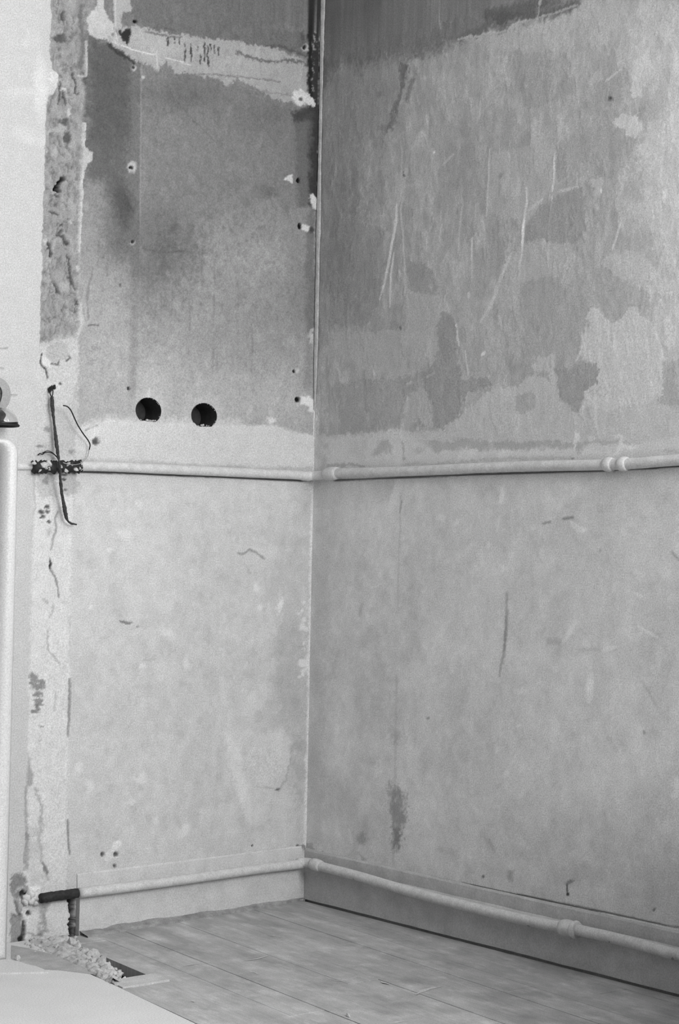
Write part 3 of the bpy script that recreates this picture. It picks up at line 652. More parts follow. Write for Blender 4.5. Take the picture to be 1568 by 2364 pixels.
    for p, t, o in (
        (Z((420, 450), (560, 440), (556, 560), (520, 600), (470, 660), (440, 672), (390, 660), (350, 640), (360, 470)), 186, .5),
        (Z((465, 740), (470, 690), (500, 640), (545, 608), (640, 560), (655, 700), (620, 740), (590, 746), (530, 735)), 154, .75),
        (Z((360, 690), (400, 668), (440, 672), (440, 700), (420, 740), (400, 800), (370, 830), (345, 900), (310, 900), (330, 800)), 158, .55),
        (Z((455, 742), (500, 728), (550, 740), (590, 745), (596, 800), (560, 840), (505, 846), (460, 862), (440, 942), (420, 940), (370, 900), (400, 830), (420, 780), (440, 752)), 186, .7),
        (Z((445, 870), (505, 846), (540, 838), (600, 860), (690, 800), (800, 870), (850, 900), (830, 980), (800, 960), (780, 930), (745, 978), (720, 970), (670, 930), (650, 1000), (625, 1080), (560, 1105), (520, 1085), (480, 1090), (430, 1040), (432, 960)), 168, .5),
        (Z((100, 905), (140, 890), (160, 898), (205, 908), (202, 950), (192, 1080), (150, 1120), (130, 1140), (90, 1150), (-20, 1130), (-120, 1080), (-130, 1010), (20, 1010), (95, 1002)), 180, .75),
        (Z((110, 790), (150, 800), (190, 830), (200, 900), (140, 890), (110, 880)), 146, .55), (Z((-130, 640), (40, 700), (30, 900), (-20, 990), (-130, 990)), 140, .4),
        (Z((205, 940), (250, 960), (256, 1060), (268, 1150), (340, 1148), (370, 1170), (290, 1190), (268, 1260), (230, 1310), (182, 1300), (186, 1240), (168, 1180), (150, 1140), (190, 1095)), 150, .75),
        (Z((-100, 1160), (90, 1150), (150, 1125), (170, 1150), (130, 1185), (92, 1208), (92, 1310), (-100, 1315)), 150, .5),
        (Z((130, 1190), (165, 1170), (176, 1222), (186, 1240), (180, 1298), (150, 1298), (140, 1268), (122, 1300), (94, 1312), (94, 1212)), 182, .75),
        (Z((268, 1262), (360, 1182), (440, 1172), (488, 1142), (500, 1080), (550, 1078), (562, 1112), (556, 1160), (572, 1222), (625, 1258), (642, 1190), (682, 1166), (682, 1110), (640, 1098), (630, 1060), (668, 930), (716, 972), (745, 976), (782, 930), (850, 990), (880, 1050), (892, 1110), (886, 1200), (866, 1224), (940, 1260), (940, 1345), (-20, 1340), (0, 1318), (200, 1312)), 200, .72),
        (Z((668, 932), (716, 972), (745, 976), (782, 930), (850, 990), (880, 1050), (892, 1110), (886, 1200), (830, 1230), (720, 1250), (640, 1240), (645, 1190), (684, 1166), (684, 1108), (640, 1090)), 212, .55),
        (Z((558, 1112), (600, 1126), (640, 1100), (683, 1108), (683, 1160), (640, 1196), (630, 1252), (605, 1236), (576, 1216), (556, 1166)), 158, .9),
        (Z((440, 1202), (490, 1190), (496, 1240), (465, 1262), (434, 1250)), 166, .75), (Z((494, 1130), (520, 1124), (540, 1134), (540, 1152), (500, 1146)), 162, .8), (Z((118, 1296), (142, 1268), (160, 1296)), 158, .7),
        (Z((800, 182), (835, 172), (860, 200), (834, 240), (820, 300), (790, 302), (792, 250)), 214, .75), (Z((728, 372), (765, 340), (785, 362), (802, 352), (826, 382), (800, 422), (774, 414), (772, 392), (738, 392)), 216, .8),
        (Z((840, 380), (940, 330), (940, 900), (850, 890), (866, 800), (830, 620), (808, 470)), 214, .45), (Z((690, 805), (720, 770), (800, 760), (850, 800), (850, 860), (760, 850)), 204, .55),
        (Z((884, 1100), (960, 1090), (960, 1240), (872, 1228), (888, 1190)), 172, .8), (Z((880, 1040), (900, 1030), (896, 1070)), 178, .6),
        (Z((660, 550), (700, 540), (704, 590), (680, 608)), 200, .6), (Z((650, 240), (690, 210), (700, 250), (660, 262)), 200, .5), (Z((730, 140), (756, 138), (758, 170), (734, 172)), 202, .6),
        (Z((320, 120), (440, 80), (540, 100), (545, 140), (480, 150), (400, 160), (340, 150)), 186, .45), (Z((430, 180), (570, 180), (580, 300), (480, 330), (420, 290)), 158, .4), (Z((560, 450), (600, 420), (660, 360), (720, 400), (700, 470), (640, 540), (566, 560)), 166, .45),
        (Z((-10, 190), (80, 190), (82, 240), (50, 340), (-20, 380), (-80, 330)), 152, .5), (Z((-80, 880), (-74, 905), (-90, 925), (-96, 900)), 190, .0)):
        P(p, t, o * .92, 1.6, 5.5, .0004)
    P(A((820, 720), (835, 720), (832, 745), (815, 745)), 146, .8, 3, 3); S_(933, 405, 3, 3, 96, .7, .5, 1.5); S_(932, 400, 1.5, 5, 110, .6, .5, 1)
    S_(1410, 226, 6, 6, 104, .8, .6, 3); S_(1410, 225, 2.5, 3, 60, .8, .5, 1); S_(1389, 440, 3, 7, 232, .9, .4, 1.5); S_(1415, 262, 4, 4, 120, .0)
    S_(1003.5, 352, 2.5, 2, 250, 1, .3, .6); S_(925, 757, 2.5, 5, 96, .7, .5, 1.5); S_(1295, 410, 1, 1, 100, 0)
    L([(1388, 890), (1378, 905), (1380, 912), (1398, 916), (1404, 904), (1396, 896), (1374, 898), (1358, 908)], 1.4, 150, .5, 1, 1); L([(1540, 856), (1552, 852), (1566, 870)], 1.4, 140, .5, 1, 1)
    # smeared repair above the pipe
    P([(735, 1010), (930, 990), (1010, 1040), (1200, 1040), (1420, 1026), (1900, 1000), (1900, 1060), (1400, 1064), (1100, 1066), (735, 1084)], 200, .75, 8, 8)
    for p, t, o, s_ in ((B((320, 840), (370, 840), (370, 905), (280, 900)), 158, .6, 5), (B((460, 880), (520, 870), (520, 890), (465, 900)), 160, .5, 6), (B((180, 840), (260, 830), (270, 940), (190, 900)), 178, .4, 10), (B((60, 830), (110, 830), (100, 960), (60, 960)), 162, .5, 10),
                        (B((640, 930), (660, 890), (720, 880), (720, 930)), 216, .6, 3), (B((810, 930), (830, 880), (880, 890), (850, 930)), 214, .6, 3), (B((1140, 850), (1160, 840), (1165, 890), (1140, 900)), 168, .7, 3), (B((370, 820), (410, 815), (412, 950), (380, 950)), 212, .5, 4)):
        P(p, t, o, s_, 6, brk=(-.8, .2, 60))
    for p, w, t, o in ((B((412, 850), (416, 920)), 4, 150, .6), (B((1130, 870), (1145, 820)), 7, 222, .7), (B((1150, 820), (1155, 850)), 5, 218, .6), (B((1310, 830), (1325, 820), (1325, 850), (1310, 900)), 7, 226, .7), (B((1325, 872), (1390, 868)), 8, 224, .7), (B((1170, 890), (1300, 900)), 6, 216, .5), (B((1260, 870), (1280, 910)), 9, 216, .6),
                       (B((740, 925), (1000, 915), (1130, 918)), 5, 172, .5), (B((850, 900), (1040, 890)), 9, 208, .5), (B((1510, 890), (1560, 890)), 6, 176, .6), (B((100, 955), (150, 945), (250, 950)), 5, 150, .6), (B((420, 945), (600, 935), (720, 935)), 4, 165, .5), (B((780, 800), (790, 890)), 8, 205, .4)):
        L(p, w, t, o, 3, 4, brk=(-.9, .0, 50))
    S_(1323, 1059, 4, 2, 120, .8, .5, 1.5); S_(1366, 1013, 9, 7, 216, .5, .6, 3)
    # --- lower wall
    q = random.Random(5)
    for _ in range(260):
        x, y = q.uniform(740, 1568), q.uniform(1130, 2090); a = q.uniform(-2.0, -.2); l = q.uniform(6, 46)
        L([(x, y), (x + l * math.cos(a), y + l * math.sin(a))], q.uniform(2, 12), 203 + q.choice((16, 20, 14, -16, -12)), q.uniform(.2, .6), 4, 4, taper=True, brk=(-.4, .5, 50))
    for _ in range(170):
        x, y = q.uniform(760, 1568), q.uniform(60, 980); a = q.uniform(-1.9, -1.2); l = q.uniform(6, 60)
        L([(x, y), (x + l * math.cos(a), y + l * math.sin(a))], q.uniform(2, 7), 1.0 + q.choice((.10, .08, -.07)), q.uniform(.4, .9), 2.5, 2, taper=True, brk=(-.4, .4, 60), mode='mul')
    nn = fbm(c.U * 14, c.V * 11, 71, 6, .62) * sstep(1080, 1130, c.Y)
    nf = fbm(c.U * 45, c.V * 38, 72, 5, .65) * sstep(1080, 1130, c.Y)
    c.T *= 1 + .08 * nn + .03 * (sstep(.18, .32, nf) - sstep(.22, .36, -nf))
    P(D((60, 60), (370, 40), (360, 110), (260, 120), (160, 130), (60, 140)), 188, .6, 16, 8); L(D((395, 40), (388, 90), (378, 120)), 15, 218, .7, 5, 4); P(D((280, 140), (350, 130), (430, 120), (350, 170), (290, 175)), 216, .5, 8, 6)
    L(D((408, 100), (402, 300), (396, 560)), 3, 182, .6, 2.5, 1.2); L(G((390, 0), (386, 300), (378, 780)), 4, 176, .5, 3, 1.5); L(D((410, 120), (404, 170)), 3, 150, .6, 2, 1)
    P(D((55, 40), (85, 40), (110, 500), (90, 920), (40, 920)), 180, .4, 14, 8); P(G((40, 0), (90, 0), (80, 700), (28, 700)), 180, .4, 14, 8)
    for p, w, t, o in ((D((826, 130), (832, 90), (830, 70)), 9, 220, .7), (D((820, 180), (812, 240)), 4, 216, .5), (D((850, 500), (848, 640), (836, 760), (818, 850)), 5, 146, .75), (D((846, 600), (838, 740)), 3, 128, .6), (D((1000, 214), (1035, 206)), 4, 132, .8), (D((1085, 196), (1125, 188)), 5, 124, .85),
                       (D((1120, 210), (1150, 240), (1180, 240)), 14, 222, .6), (D((770, 320), (775, 295)), 8, 222, .6), (D((570, 180), (585, 200)), 14, 220, .5), (D((955, 240), (965, 225)), 9, 220, .5), (D((995, 320), (998, 360)), 10, 220, .45), (D((950, 380), (955, 480)), 3, 186, .5), (D((235, 600), (250, 545)), 6, 164, .6),
                       (D((1085, 710), (1140, 620)), 9, 222, .6), (D((1140, 740), (1310, 740)), 6, 176, .5), (D((1250, 742), (1300, 730)), 9, 226, .7), (D((1395, 640), (1480, 690)), 6, 224, .6), (D((1385, 505), (1415, 520)), 7, 226, .6), (D((1536, 330), (1568, 366)), 4, 142, .7), (D((1205, 840), (1188, 920)), 15, 222, .6), (G((1205, 20), (1190, 110)), 16, 222, .65),
                       (D((1315, 830), (1320, 920)), 5, 218, .5), (G((1410, 20), (1455, 90), (1480, 135)), 4, 172, .6), (D((1340, 110), (1375, 160), (1378, 200)), 4, 190, .4), (D((1480, 300), (1500, 400)), 6, 192, .3), (G((775, 680), (800, 740)), 5, 162, .6), (G((750, 660), (755, 780)), 4, 216, .4), (G((1270, 250), (1310, 320)), 8, 182, .4), (G((1270, 60), (1280, 130)), 4, 190, .4), (G((190, 640), (205, 700)), 7, 220, .5)):
        L(p, w, t + (8 if t > 200 else 0), o * .85, 3.5, 1.6, taper=True)
    P(D((1015, 690), (1070, 695), (1070, 720), (1020, 720)), 166, .6, 8, 5); P(G((880, 40), (930, 25), (930, 45), (885, 55)), 170, .6, 6, 6, brk=(-.6, .2, 60)); S_(1210, 1594, 12, 10, 222, .6, .6, 5); S_(1197, 1675, 7, 5, 222, .6, .6, 3)
    P(D((240, 660), (290, 640), (320, 700), (260, 740), (235, 730)), 178, .5, 12, 8); P(D((280, 820), (350, 790), (360, 860), (290, 880)), 180, .5, 14, 9)
    P(D((940, 720), (1000, 700), (1010, 800), (930, 830)), 216, .4, 14, 8); P(D((430, 820), (490, 780), (480, 900), (430, 900)), 216, .4, 12, 9); P(D((1090, 780), (1190, 770), (1170, 860), (1100, 850)), 218, .4, 12, 9)
    P(G((370, 450), (400, 470), (430, 500), (430, 600), (405, 640), (400, 700), (385, 735), (362, 700), (370, 640), (352, 540)), 138, .75, 10, 8, brk=(-.9, .1, 50)); P(G((370, 620), (405, 630), (400, 715), (375, 720)), 122, .6, 8, 6); P(G((375, 220), (410, 240), (400, 290), (380, 290)), 158, .5, 8, 6)
    P(G((330, 420), (360, 420), (350, 460), (320, 450)), 216, .5, 7, 6); P(G((420, 650), (500, 680), (520, 790), (470, 790), (410, 740)), 216, .45, 12, 8); P(G((1280, 40), (1400, 40), (1380, 150), (1290, 170)), 220, .45, 16, 10); P(G((1540, 430), (1600, 420), (1600, 530), (1545, 510)), 232, .6, 6, 5); P(G((1250, 380), (1400, 390), (1370, 480), (1270, 460)), 218, .35, 20, 10)
    S_(835, 1937, 10, 12, 146, .7, .7, 4); S_(1180, 2021, 9, 11, 152, .7, .7, 4); S_(1115, 2025, 3, 3.5, 100, .85, .5, 1.5); S_(988, 1658, 3, 3, 146, .8, .5, 1); S_(1487, 1691, 3, 5, 150, .7, .5, 1); S_(1510, 2100, 3, 5, 110, .8, .5, 1.5); S_(1387, 1271, 3, 3, 150, .6, .5, 1); S_(1365, 1500, 3, 3, 150, 0)
    P(G((1090, 855), (1130, 850), (1115, 870), (1095, 872)), 120, .8, 3, 4); L(G((1100, 870), (1102, 905)), 3, 84, .85, 1.5, 1); S_(1311, 2064, 3, 4, 60, .9, .4, 1); S_(1307, 2078, 6, 5, 220, .6, .5, 2); L(G((1088, 860), (1090, 900)), 6, 214, .5, 3, 2)
    P(G((1280, 850), (1330, 840), (1410, 890), (1390, 900), (1330, 860)), 222, .5, 8, 6); L(G((1360, 770), (1350, 820)), 9, 218, .5, 4, 4); P(G((1340, 940), (1420, 940), (1400, 970)), 216, .5, 9, 7); P(G((860, 780), (1000, 780), (1010, 830), (880, 840)), 212, .4, 12, 9)
    P(G((540, 720), (640, 730), (620, 760)), 176, .5, 8, 6); P(G((1040, 800), (1260, 790), (1240, 870), (1150, 860), (1060, 850)), 178, .45, 16, 10); P(G((230, 350), (310, 340), (300, 380)), 178, .5, 8, 6); P(G((640, 290), (690, 300), (690, 360), (650, 350)), 180, .4, 10, 7)
    L(G((20, 700), (40, 750)), 8, 150, .6, 4, 5); L(G((60, 760), (80, 742)), 5, 120, .7, 3, 3); L(G((100, 770), (125, 775)), 6, 92, .8, 3, 4); L(G((140, 755), (180, 770)), 3, 130, .7, 2, 3); P(G((230, 735), (265, 770), (250, 780)), 140, .6, 5, 4)
    L([(745, 1972), (776, 1977.5), (914, 2009), (1000, 2027.5), (1290, 2085), (1568, 2142.5)], 2.6, 150, .8, 1, .6, -.007, brk=(-.9, -.2, 20))
    L([(772, 1108), (860, 1104.5), (932, 1101.5), (1098, 1094.5), (1240, 1090), (1392, 1085), (1480, 1081), (1568, 1075)], 3, 150, .85, 1, .4, -.012)  # groove below the right pipe, its shadow line painted darker too
    c.T *= 1 + .02 * c.n3
def drop_window(u, v):
    return (u > -WIN_Y1) & (u < -WIN_Y0) & (v > WIN_Z0) & (v < WIN_Z1)
ru = np.unique(np.r_[np.arange(0, 1.21, 0.0023), 1.32, 1.44, 1.6, -WIN_Y1, 2.0, 2.4, 2.8, -WIN_Y0, 3.5, 3.9])
rv = np.r_[-0.18, np.arange(-0.08, 2.06, 0.0023), 2.15, 2.25, WIN_Z1, 2.5, 2.7, 2.9]
rv = np.unique(np.r_[rv, WIN_Z0])
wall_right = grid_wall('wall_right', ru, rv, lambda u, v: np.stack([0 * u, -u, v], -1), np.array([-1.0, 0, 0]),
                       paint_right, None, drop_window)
# ------------------------------------------------------------------ room shell out of the frame
RX, RZ = -4.4, 2.9
M_FAR = simple_mat('far_plaster', FAR_T, 0.9)
M_CEIL = simple_mat('ceiling_white', CEIL_T, 0.9)
def shell(name, v, f): return tag(mesh_obj(name, v, f, M_CEIL if name == 'ceiling' else M_FAR), kind='structure')
shell('ceiling', [(RX, RY, RZ), (0, RY, RZ), (0, 0, RZ), (RX, 0, RZ)], [(3, 2, 1, 0)])
def holed(name, o, du, dv, U, V, u0, u1, v0, v1):
    o, du, dv = np.array(o, float), np.array(du, float), np.array(dv, float)
    us, vs = [0, u0, u1, U], [0, v0, v1, V]
    v = [o + a * du + b * dv for b in vs for a in us]
    f = [(j * 4 + i, j * 4 + i + 1, j * 4 + i + 5, j * 4 + i + 4) for j in range(3) for i in range(3) if not (i == 1 and j == 1)]
    return shell(name, v, f)
holed('wall_back', (0, RY, 0), (-1, 0, 0), (0, 0, 1), -RX, RZ, BX0, BX1, BZ0, BZ1)
shell('wall_far', [(RX, RY, 0), (RX, RY, RZ), (RX, 0, RZ), (RX, 0, 0)], [(0, 1, 2, 3)])
bm = bmesh.new()
box(bm, (RX, 0.0, -0.1), (-2.2, 0.02, RZ))
bm_obj('wall_left_end', bm, M_FAR)['kind'] = 'structure'
rng = random.Random(7)

# ------------------------------------------------------------------ floor: boards, slab of the other room, trench between
floor = mesh_obj('floor', [(RX, RY, -0.11), (0.06, RY, -0.11), (0.06, 0.06, -0.11), (RX, 0.06, -0.11)], [(0, 1, 2, 3)], M_DARK)
tag(floor, kind='structure')
def plank_mat():
    mt, nt, p = new_mat('worn_floorboard')
    N, L = nt.nodes.new, nt.links.new
    co = N('ShaderNodeTexCoord'); oi = N('ShaderNodeObjectInfo')
    mp = N('ShaderNodeMapping'); mp.inputs['Rotation'].default_value = (0, 0, TH)
    L(co.outputs['Object'], mp.inputs['Vector'])
    def noise(sx, sy, det, a, b, lo=.25, hi=.75):
        m2 = N('ShaderNodeMapping'); m2.inputs['Scale'].default_value = (sx, sy, 1)
        L(mp.outputs['Vector'], m2.inputs['Vector'])
        n = N('ShaderNodeTexNoise'); n.inputs['Scale'].default_value = 1; n.inputs['Detail'].default_value = det
        n.inputs['Roughness'].default_value = .65
        L(m2.outputs['Vector'], n.inputs['Vector'])
        r = N('ShaderNodeMapRange'); r.inputs['From Min'].default_value = lo; r.inputs['From Max'].default_value = hi
        r.inputs['To Min'].default_value = a; r.inputs['To Max'].default_value = b
        L(n.outputs['Fac'], r.inputs['Value'])
        return r.outputs['Result'], n
    a, _ = noise(11, 6, 7, .62, 1.36)
    b, nb = noise(150, 9, 5, .86, 1.14)
    c, _ = noise(22, 14, 6, .94, 1.30, .50, .72)
    g, _ = noise(420, 420, 2, .74, 1.26)
    r = N('ShaderNodeMapRange'); r.inputs['To Min'].default_value = .95; r.inputs['To Max'].default_value = 1.05
    L(oi.outputs['Random'], r.inputs['Value'])
    cur = None
    for o in (a, b, c, g, r.outputs['Result']):
        if cur is None: cur = o; continue
        m_ = N('ShaderNodeMath'); m_.operation = 'MULTIPLY'; L(cur, m_.inputs[0]); L(o, m_.inputs[1]); cur = m_.outputs[0]
    m_ = N('ShaderNodeMath'); m_.operation = 'MULTIPLY'; L(cur, m_.inputs[0]); m_.inputs[1].default_value = float(tone(FLOOR_T))
    L(m_.outputs[0], p.inputs['Base Color'])
    p.inputs['Roughness'].default_value = .6; p.inputs['Specular IOR Level'].default_value = .3
    bu = N('ShaderNodeBump'); bu.inputs['Strength'].default_value = .3; bu.inputs['Distance'].default_value = .001
    L(nb.outputs['Fac'], bu.inputs['Height']); L(bu.outputs['Normal'], p.inputs['Normal'])
    return mt
TH = math.radians(5.5)
FLOOR_T = 170
M_PLANK = plank_mat()
dA = np.array([-math.sin(TH), -math.cos(TH)])     # along the boards, towards the camera
dB = np.array([-math.cos(TH), math.sin(TH)])      # across, away from the right wall
O0 = np.array([-0.697, 0.0])                      # edge of the trench at the left wall
def clip(poly, f):
    out = []
    for i in range(len(poly)):
        a, b = poly[i], poly[(i + 1) % len(poly)]
        fa, fb = f(a), f(b)
        if fa >= 0: out.append(a)
        if fa * fb < 0: out.append(a + (b - a) * fa / (fa - fb))
    return out
def plank(poly, top=0.0, mat=None):
    if len(poly) < 3: return
    c = sum(poly) / len(poly); n = len(poly)
    ins = [p + (c - p) / (np.linalg.norm(c - p) + 1e-9) * 0.0007 for p in poly]
    v = [(p[0], p[1], top - .022) for p in poly] + [(p[0], p[1], top - .0007) for p in poly] + [(p[0], p[1], top) for p in ins]
    f = [tuple(range(2 * n, 3 * n))]
    for k in range(2):
        f += [(k * n + i, k * n + (i + 1) % n, (k + 1) * n + (i + 1) % n, (k + 1) * n + i) for i in range(n)]
    o = mesh_obj('plank', v, f, mat or M_PLANK, floor)
    me = o.data
    b_ = bmesh.new(); b_.from_mesh(me); bmesh.ops.recalc_face_normals(b_, faces=b_.faces[:]); b_.to_mesh(me); b_.free()
    return o
PW, GAP = 0.0745, 0.0003
for k in range(-16, 2):
    # k < 0: boards between trench and right wall; 0, 1: boards closing the trench further out
    s = rng.uniform(-.9, -.1)
    while s < 3.6:
        e = s + rng.uniform(.7, 1.35)
        s0 = s
        if k >= 0: s0 = max(s, 0.40)
        s1 = min(e, 3.6)
        w0, w1 = k * PW + GAP / 2, (k + 1) * PW - GAP / 2
        if s1 - s0 > .08:
            q = [O0 + dA * (s0 + .0006) + dB * w0, O0 + dA * (s1 - .0006) + dB * w0, O0 + dA * (s1 - .0006) + dB * w1, O0 + dA * (s0 + .0006) + dB * w1]
            q = clip(q, lambda p: -.0152 - p[0]); q = clip(q, lambda p: -.016 - p[1]) if q else q
            if k == 1 and q: q = clip(q, lambda p: p[0] - (-.838 + .108 * (p[1] + .418)) - .0045)
            if q: plank(q, rng.uniform(-.0008, .0008))
        s = e
M_PALE = simple_mat('dusty_board', 188, .8, .15, 30, .2, 120)
for a, b in ((.402, .432), (.4335, .462)):
    q = [O0 + dA * a + dB * (-.012), O0 + dA * b + dB * (-.012), O0 + dA * (b + .006) + dB * .095, O0 + dA * (a + .006) + dB * .095]
    plank([p + np.array([.0, .0]) for p in q], .0035, M_PALE)
# slab of the neighbouring room: pale sheet floor
M_SLAB = simple_mat('pale_sheet_floor', 208, .8, .06, 9, .1, 60)
E0, E1 = np.array([-.775, 0.0]), np.array([-.838, -.418])
sl = [(-.775, -.002), (-.80, -.12), (-.822, -.25), (-.838, -.418), (-.875, -.734), (-1.33, RY), (RX, RY), (RX, -.002)]
n_ = len(sl)
v = [(x, y, .003) for x, y in sl] + [(x, y, -.05) for x, y in sl]
mesh_obj('sheet_floor', v, [tuple(range(n_))[::-1], tuple(range(n_, 2 * n_))] + [(i, (i + 1) % n_, n_ + (i + 1) % n_, n_ + i) for i in range(n_)], M_SLAB, floor)

# ------------------------------------------------------------------ skirting boards
def board(name, prof, a, b, axis_, mat, seg=24, wob=.0006):
    """Profile (depth, height) swept along a wall, a little uneven."""
    vs, fs = [], []
    n = len(prof)
    for i in range(seg + 1):
        t = a + (b - a) * i / seg
        for d, h in prof:
            dd, hh = d + rng.uniform(-wob, wob) * (d > .002), h + rng.uniform(-wob, wob)
            vs.append((t, -dd, hh) if axis_ == 'x' else (-dd, t, hh))
    for i in range(seg):
        for k in range(n):
            fs.append((i * n + k, i * n + (k + 1) % n, (i + 1) * n + (k + 1) % n, (i + 1) * n + k))
    fs += [tuple(range(n)), tuple(range(seg * n, seg * n + n))]
    o = mesh_obj(name, vs, fs, mat)
    b_ = bmesh.new(); b_.from_mesh(o.data); bmesh.ops.recalc_face_normals(b_, faces=b_.faces[:]); b_.to_mesh(o.data); b_.free()
    return tag(o, kind='structure')
bl = board('baseboard_left', [(0, -.012), (.0145, -.012), (.0145, .0795), (.0045, .0805), (.0040, .100), (.0030, .128), (.0015, .131), (0, .131)], -.653, -.015, 'x', M_SKIRT)
br = board('baseboard_right', [(-.001, .0055), (.0145, .0055), (.0145, .088), (.0045, .093), (.0040, .119), (.002, .1235), (-.001, .1235)], -3.9, -.0005, 'y', M_SKIRT_R, 60)
# dirty mortar fillet along the foot of the left skirting
vs, fs = [], []
for i in range(65):
    x = -.652 + (.652 - .016) * i / 64
    t = 1 - i / 64
    d = .016 + .034 * t + rng.uniform(-.003, .003)
    f_ = lambda k: float(fbm(np.array([x * 22.]), np.array([k * 3.7]), 12, 4)[0])
    d = .016 + .034 * t + .003 * f_(1)
    for y, z in ((-.0144, .010 + .006 * f_(2)), (-.0144 - (d - .0144) * .45, .005 + .003 * f_(3)), (-d + .003, .004 + .002 * f_(4)), (-d - .001, -.004)):
        vs.append((x, y, z))
for i in range(64):
    for k in range(3):
        fs.append((i * 4 + k, i * 4 + k + 1, i * 4 + k + 5, i * 4 + k + 4))
M_FILLET = simple_mat('dirty_mortar', 146, .9, .35, 45, .5, 150)
fl = mesh_obj('mortar_fillet', vs, fs, M_FILLET, bl, True)

# plaster bead standing in the corner above the pipe
zs = np.linspace(on_right(738, 945)[2], 2.3, 150)
vs, fs = [], []
M_BEAD = simple_mat('chipped_bead', 168, .9, .25, 50, .4, 160)
for i, z in enumerate(zs):
    w = .0062 + .0022 * float(fbm(np.array([z * 9]), np.array([0.]), 5, 3)[0]) + .0005 * rng.uniform(-1, 1)
    if z < 1.32: w *= max(.25, (z - 1.12) / .2)
    for k in range(6):
        a = math.pi * (k / 5) * .5
        vs.append((-.001 - w * .75 * math.sin(a) - .002, -.003 - w * 1.5 * math.cos(a), z))
for i in range(len(zs) - 1):
    for k in range(5):
        fs.append((i * 6 + k, i * 6 + k + 1, i * 6 + k + 7, i * 6 + k + 6))
tag(mesh_obj('trim_1', vs, fs, M_BEAD, None, True), kind='structure')

# ------------------------------------------------------------------ duct openings and pipe stubs in the left wall
for h in HOLES:
    cx, cz, rx, rz, zb = h
    ring = []
    m_ = 40
    for k in range(m_):
        a = 2 * math.pi * k / m_
        lo, hi = 0.0, 1.3
        for _ in range(26):
            md = (lo + hi) / 2
            if hole_sd(np.array([cx + rx * md * math.cos(a)]), np.array([cz + rz * md * math.sin(a)]), h)[0] < 0: lo = md
            else: hi = md
        ring.append((cx + rx * lo * math.cos(a), cz + rz * lo * math.sin(a)))
    D_ = .062
    vs = [(x, -.001, z) for x, z in ring] + [(x, .002, z) for x, z in ring] + [(cx + (x - cx) * 1.0, D_, cz + (z - cz) * 1.0) for x, z in ring] + [(cx, D_, cz)]
    fs = []
    for j in range(2):
        fs += [(j * m_ + k, j * m_ + (k + 1) % m_, (j + 1) * m_ + (k + 1) % m_, (j + 1) * m_ + k) for k in range(m_)]
    fs += [(2 * m_ + k, 2 * m_ + (k + 1) % m_, 3 * m_) for k in range(m_)]
    d = mesh_obj('duct_sleeve', vs, fs, M_DUCT, wall_left)
    # crumbs of mortar left on the lower lip
    bm = bmesh.new()
    for k in range(7):
        x = cx + rx * rng.uniform(-.7, .8)
        chunk(bm, (x, .006 + rng.uniform(0, .008), zb + .001 + rng.uniform(-.001, .003)), rng.uniform(.002, .0045), rng)
    bm_obj('mortar_lip', bm, M_RUBBLE, d)

# ------------------------------------------------------------------ heating pipes
def P3(f, pts, off): return [f(x, y, off) for x, y in pts]
def ring_at(bm, path, s, length, r, sides=16, bulge=1.0):
    """Short fitting around a path at arc position s."""
    p = [np.asarray(q) for q in path]
    L_ = np.r_[0, np.cumsum([np.linalg.norm(b - a) for a, b in zip(p, p[1:])])]
    A_ = np.array(p)
    at = lambda q: np.array([np.interp(q, L_, A_[:, i]) for i in range(3)])
    n = 7
    tube(bm, [at(s - length / 2 + length * i / (n - 1)) for i in range(n)], [r * (.86 + .14 * math.sin(math.pi * i / (n - 1))) for i in range(n)], sides)
def arc_of(path, target):
    p = np.array(path)
    L_ = np.r_[0, np.cumsum(np.linalg.norm(p[1:] - p[:-1], axis=1))]
    return L_[np.argmin(np.linalg.norm(p - target, axis=1))]
# upper run
up = empty('heating_pipe', (-.024, -.024, 1.028))
tag(up, 'white painted upper heating pipe running around the corner at waist height', 'pipe')
MI = Matrix.Translation((.024, .024, -1.028))
def under(o, root, name=None):
    o.parent = root
    o.matrix_parent_inverse = Matrix.Translation(-Vector(root.location))
    return o
UO = .0130
left_pts = P3(on_left, [(183, 1076), (250, 1077), (400, 1084), (560, 1091), (683, 1096.5)], UO)
right_pts = P3(on_right, [(783, 1092), (932, 1088), (1098, 1080.5), (1240, 1076), (1392, 1073), (1480, 1069), (1568, 1062)], UO)
ext = right_pts[-1] + np.array([0, -1, .02]) * .5
path_u = smooth_path(left_pts + [np.array([-.045, -UO, 1.0275]), np.array([-UO - .006, -UO - .006, 1.0285]), np.array([-UO, -.05, 1.030])] + right_pts + [ext], 8)
bm = bmesh.new(); tube(bm, path_u, .0112, 16, True, .012, rng)
under(bm_obj('painted_run', bm, M_PAINT, None, True), up)
bm = bmesh.new(); ring_at(bm, path_u, arc_of(path_u, on_right(766, 1095, UO)), .044, .0165)
under(bm_obj('coupling', bm, M_PAINT, None, True), up)
bm = bmesh.new(); ring_at(bm, path_u, arc_of(path_u, on_left(712, 1097, UO)), .020, .0125)
under(bm_obj('elbow_collar', bm, M_PAINT, None, True), up)
for px in (1404, 1437):
    bm = bmesh.new(); ring_at(bm, path_u, arc_of(path_u, on_right(px, 1072, UO)), .020, .0155)
    under(bm_obj('union_ring', bm, M_PAINT, None, True), up)
bare = P3(on_left, [(78, 1078), (100, 1078), (125, 1078), (150, 1078), (172, 1078), (186, 1077)], .012)
bm = bmesh.new(); tube(bm, smooth_path(bare, 6), .0125, 12, True, .34, rng)
b0 = under(bm_obj('bare_section', bm, M_IRON, None, True), up)
b0['label'] = 'bare dark rusted stretch of pipe in the cut partition'
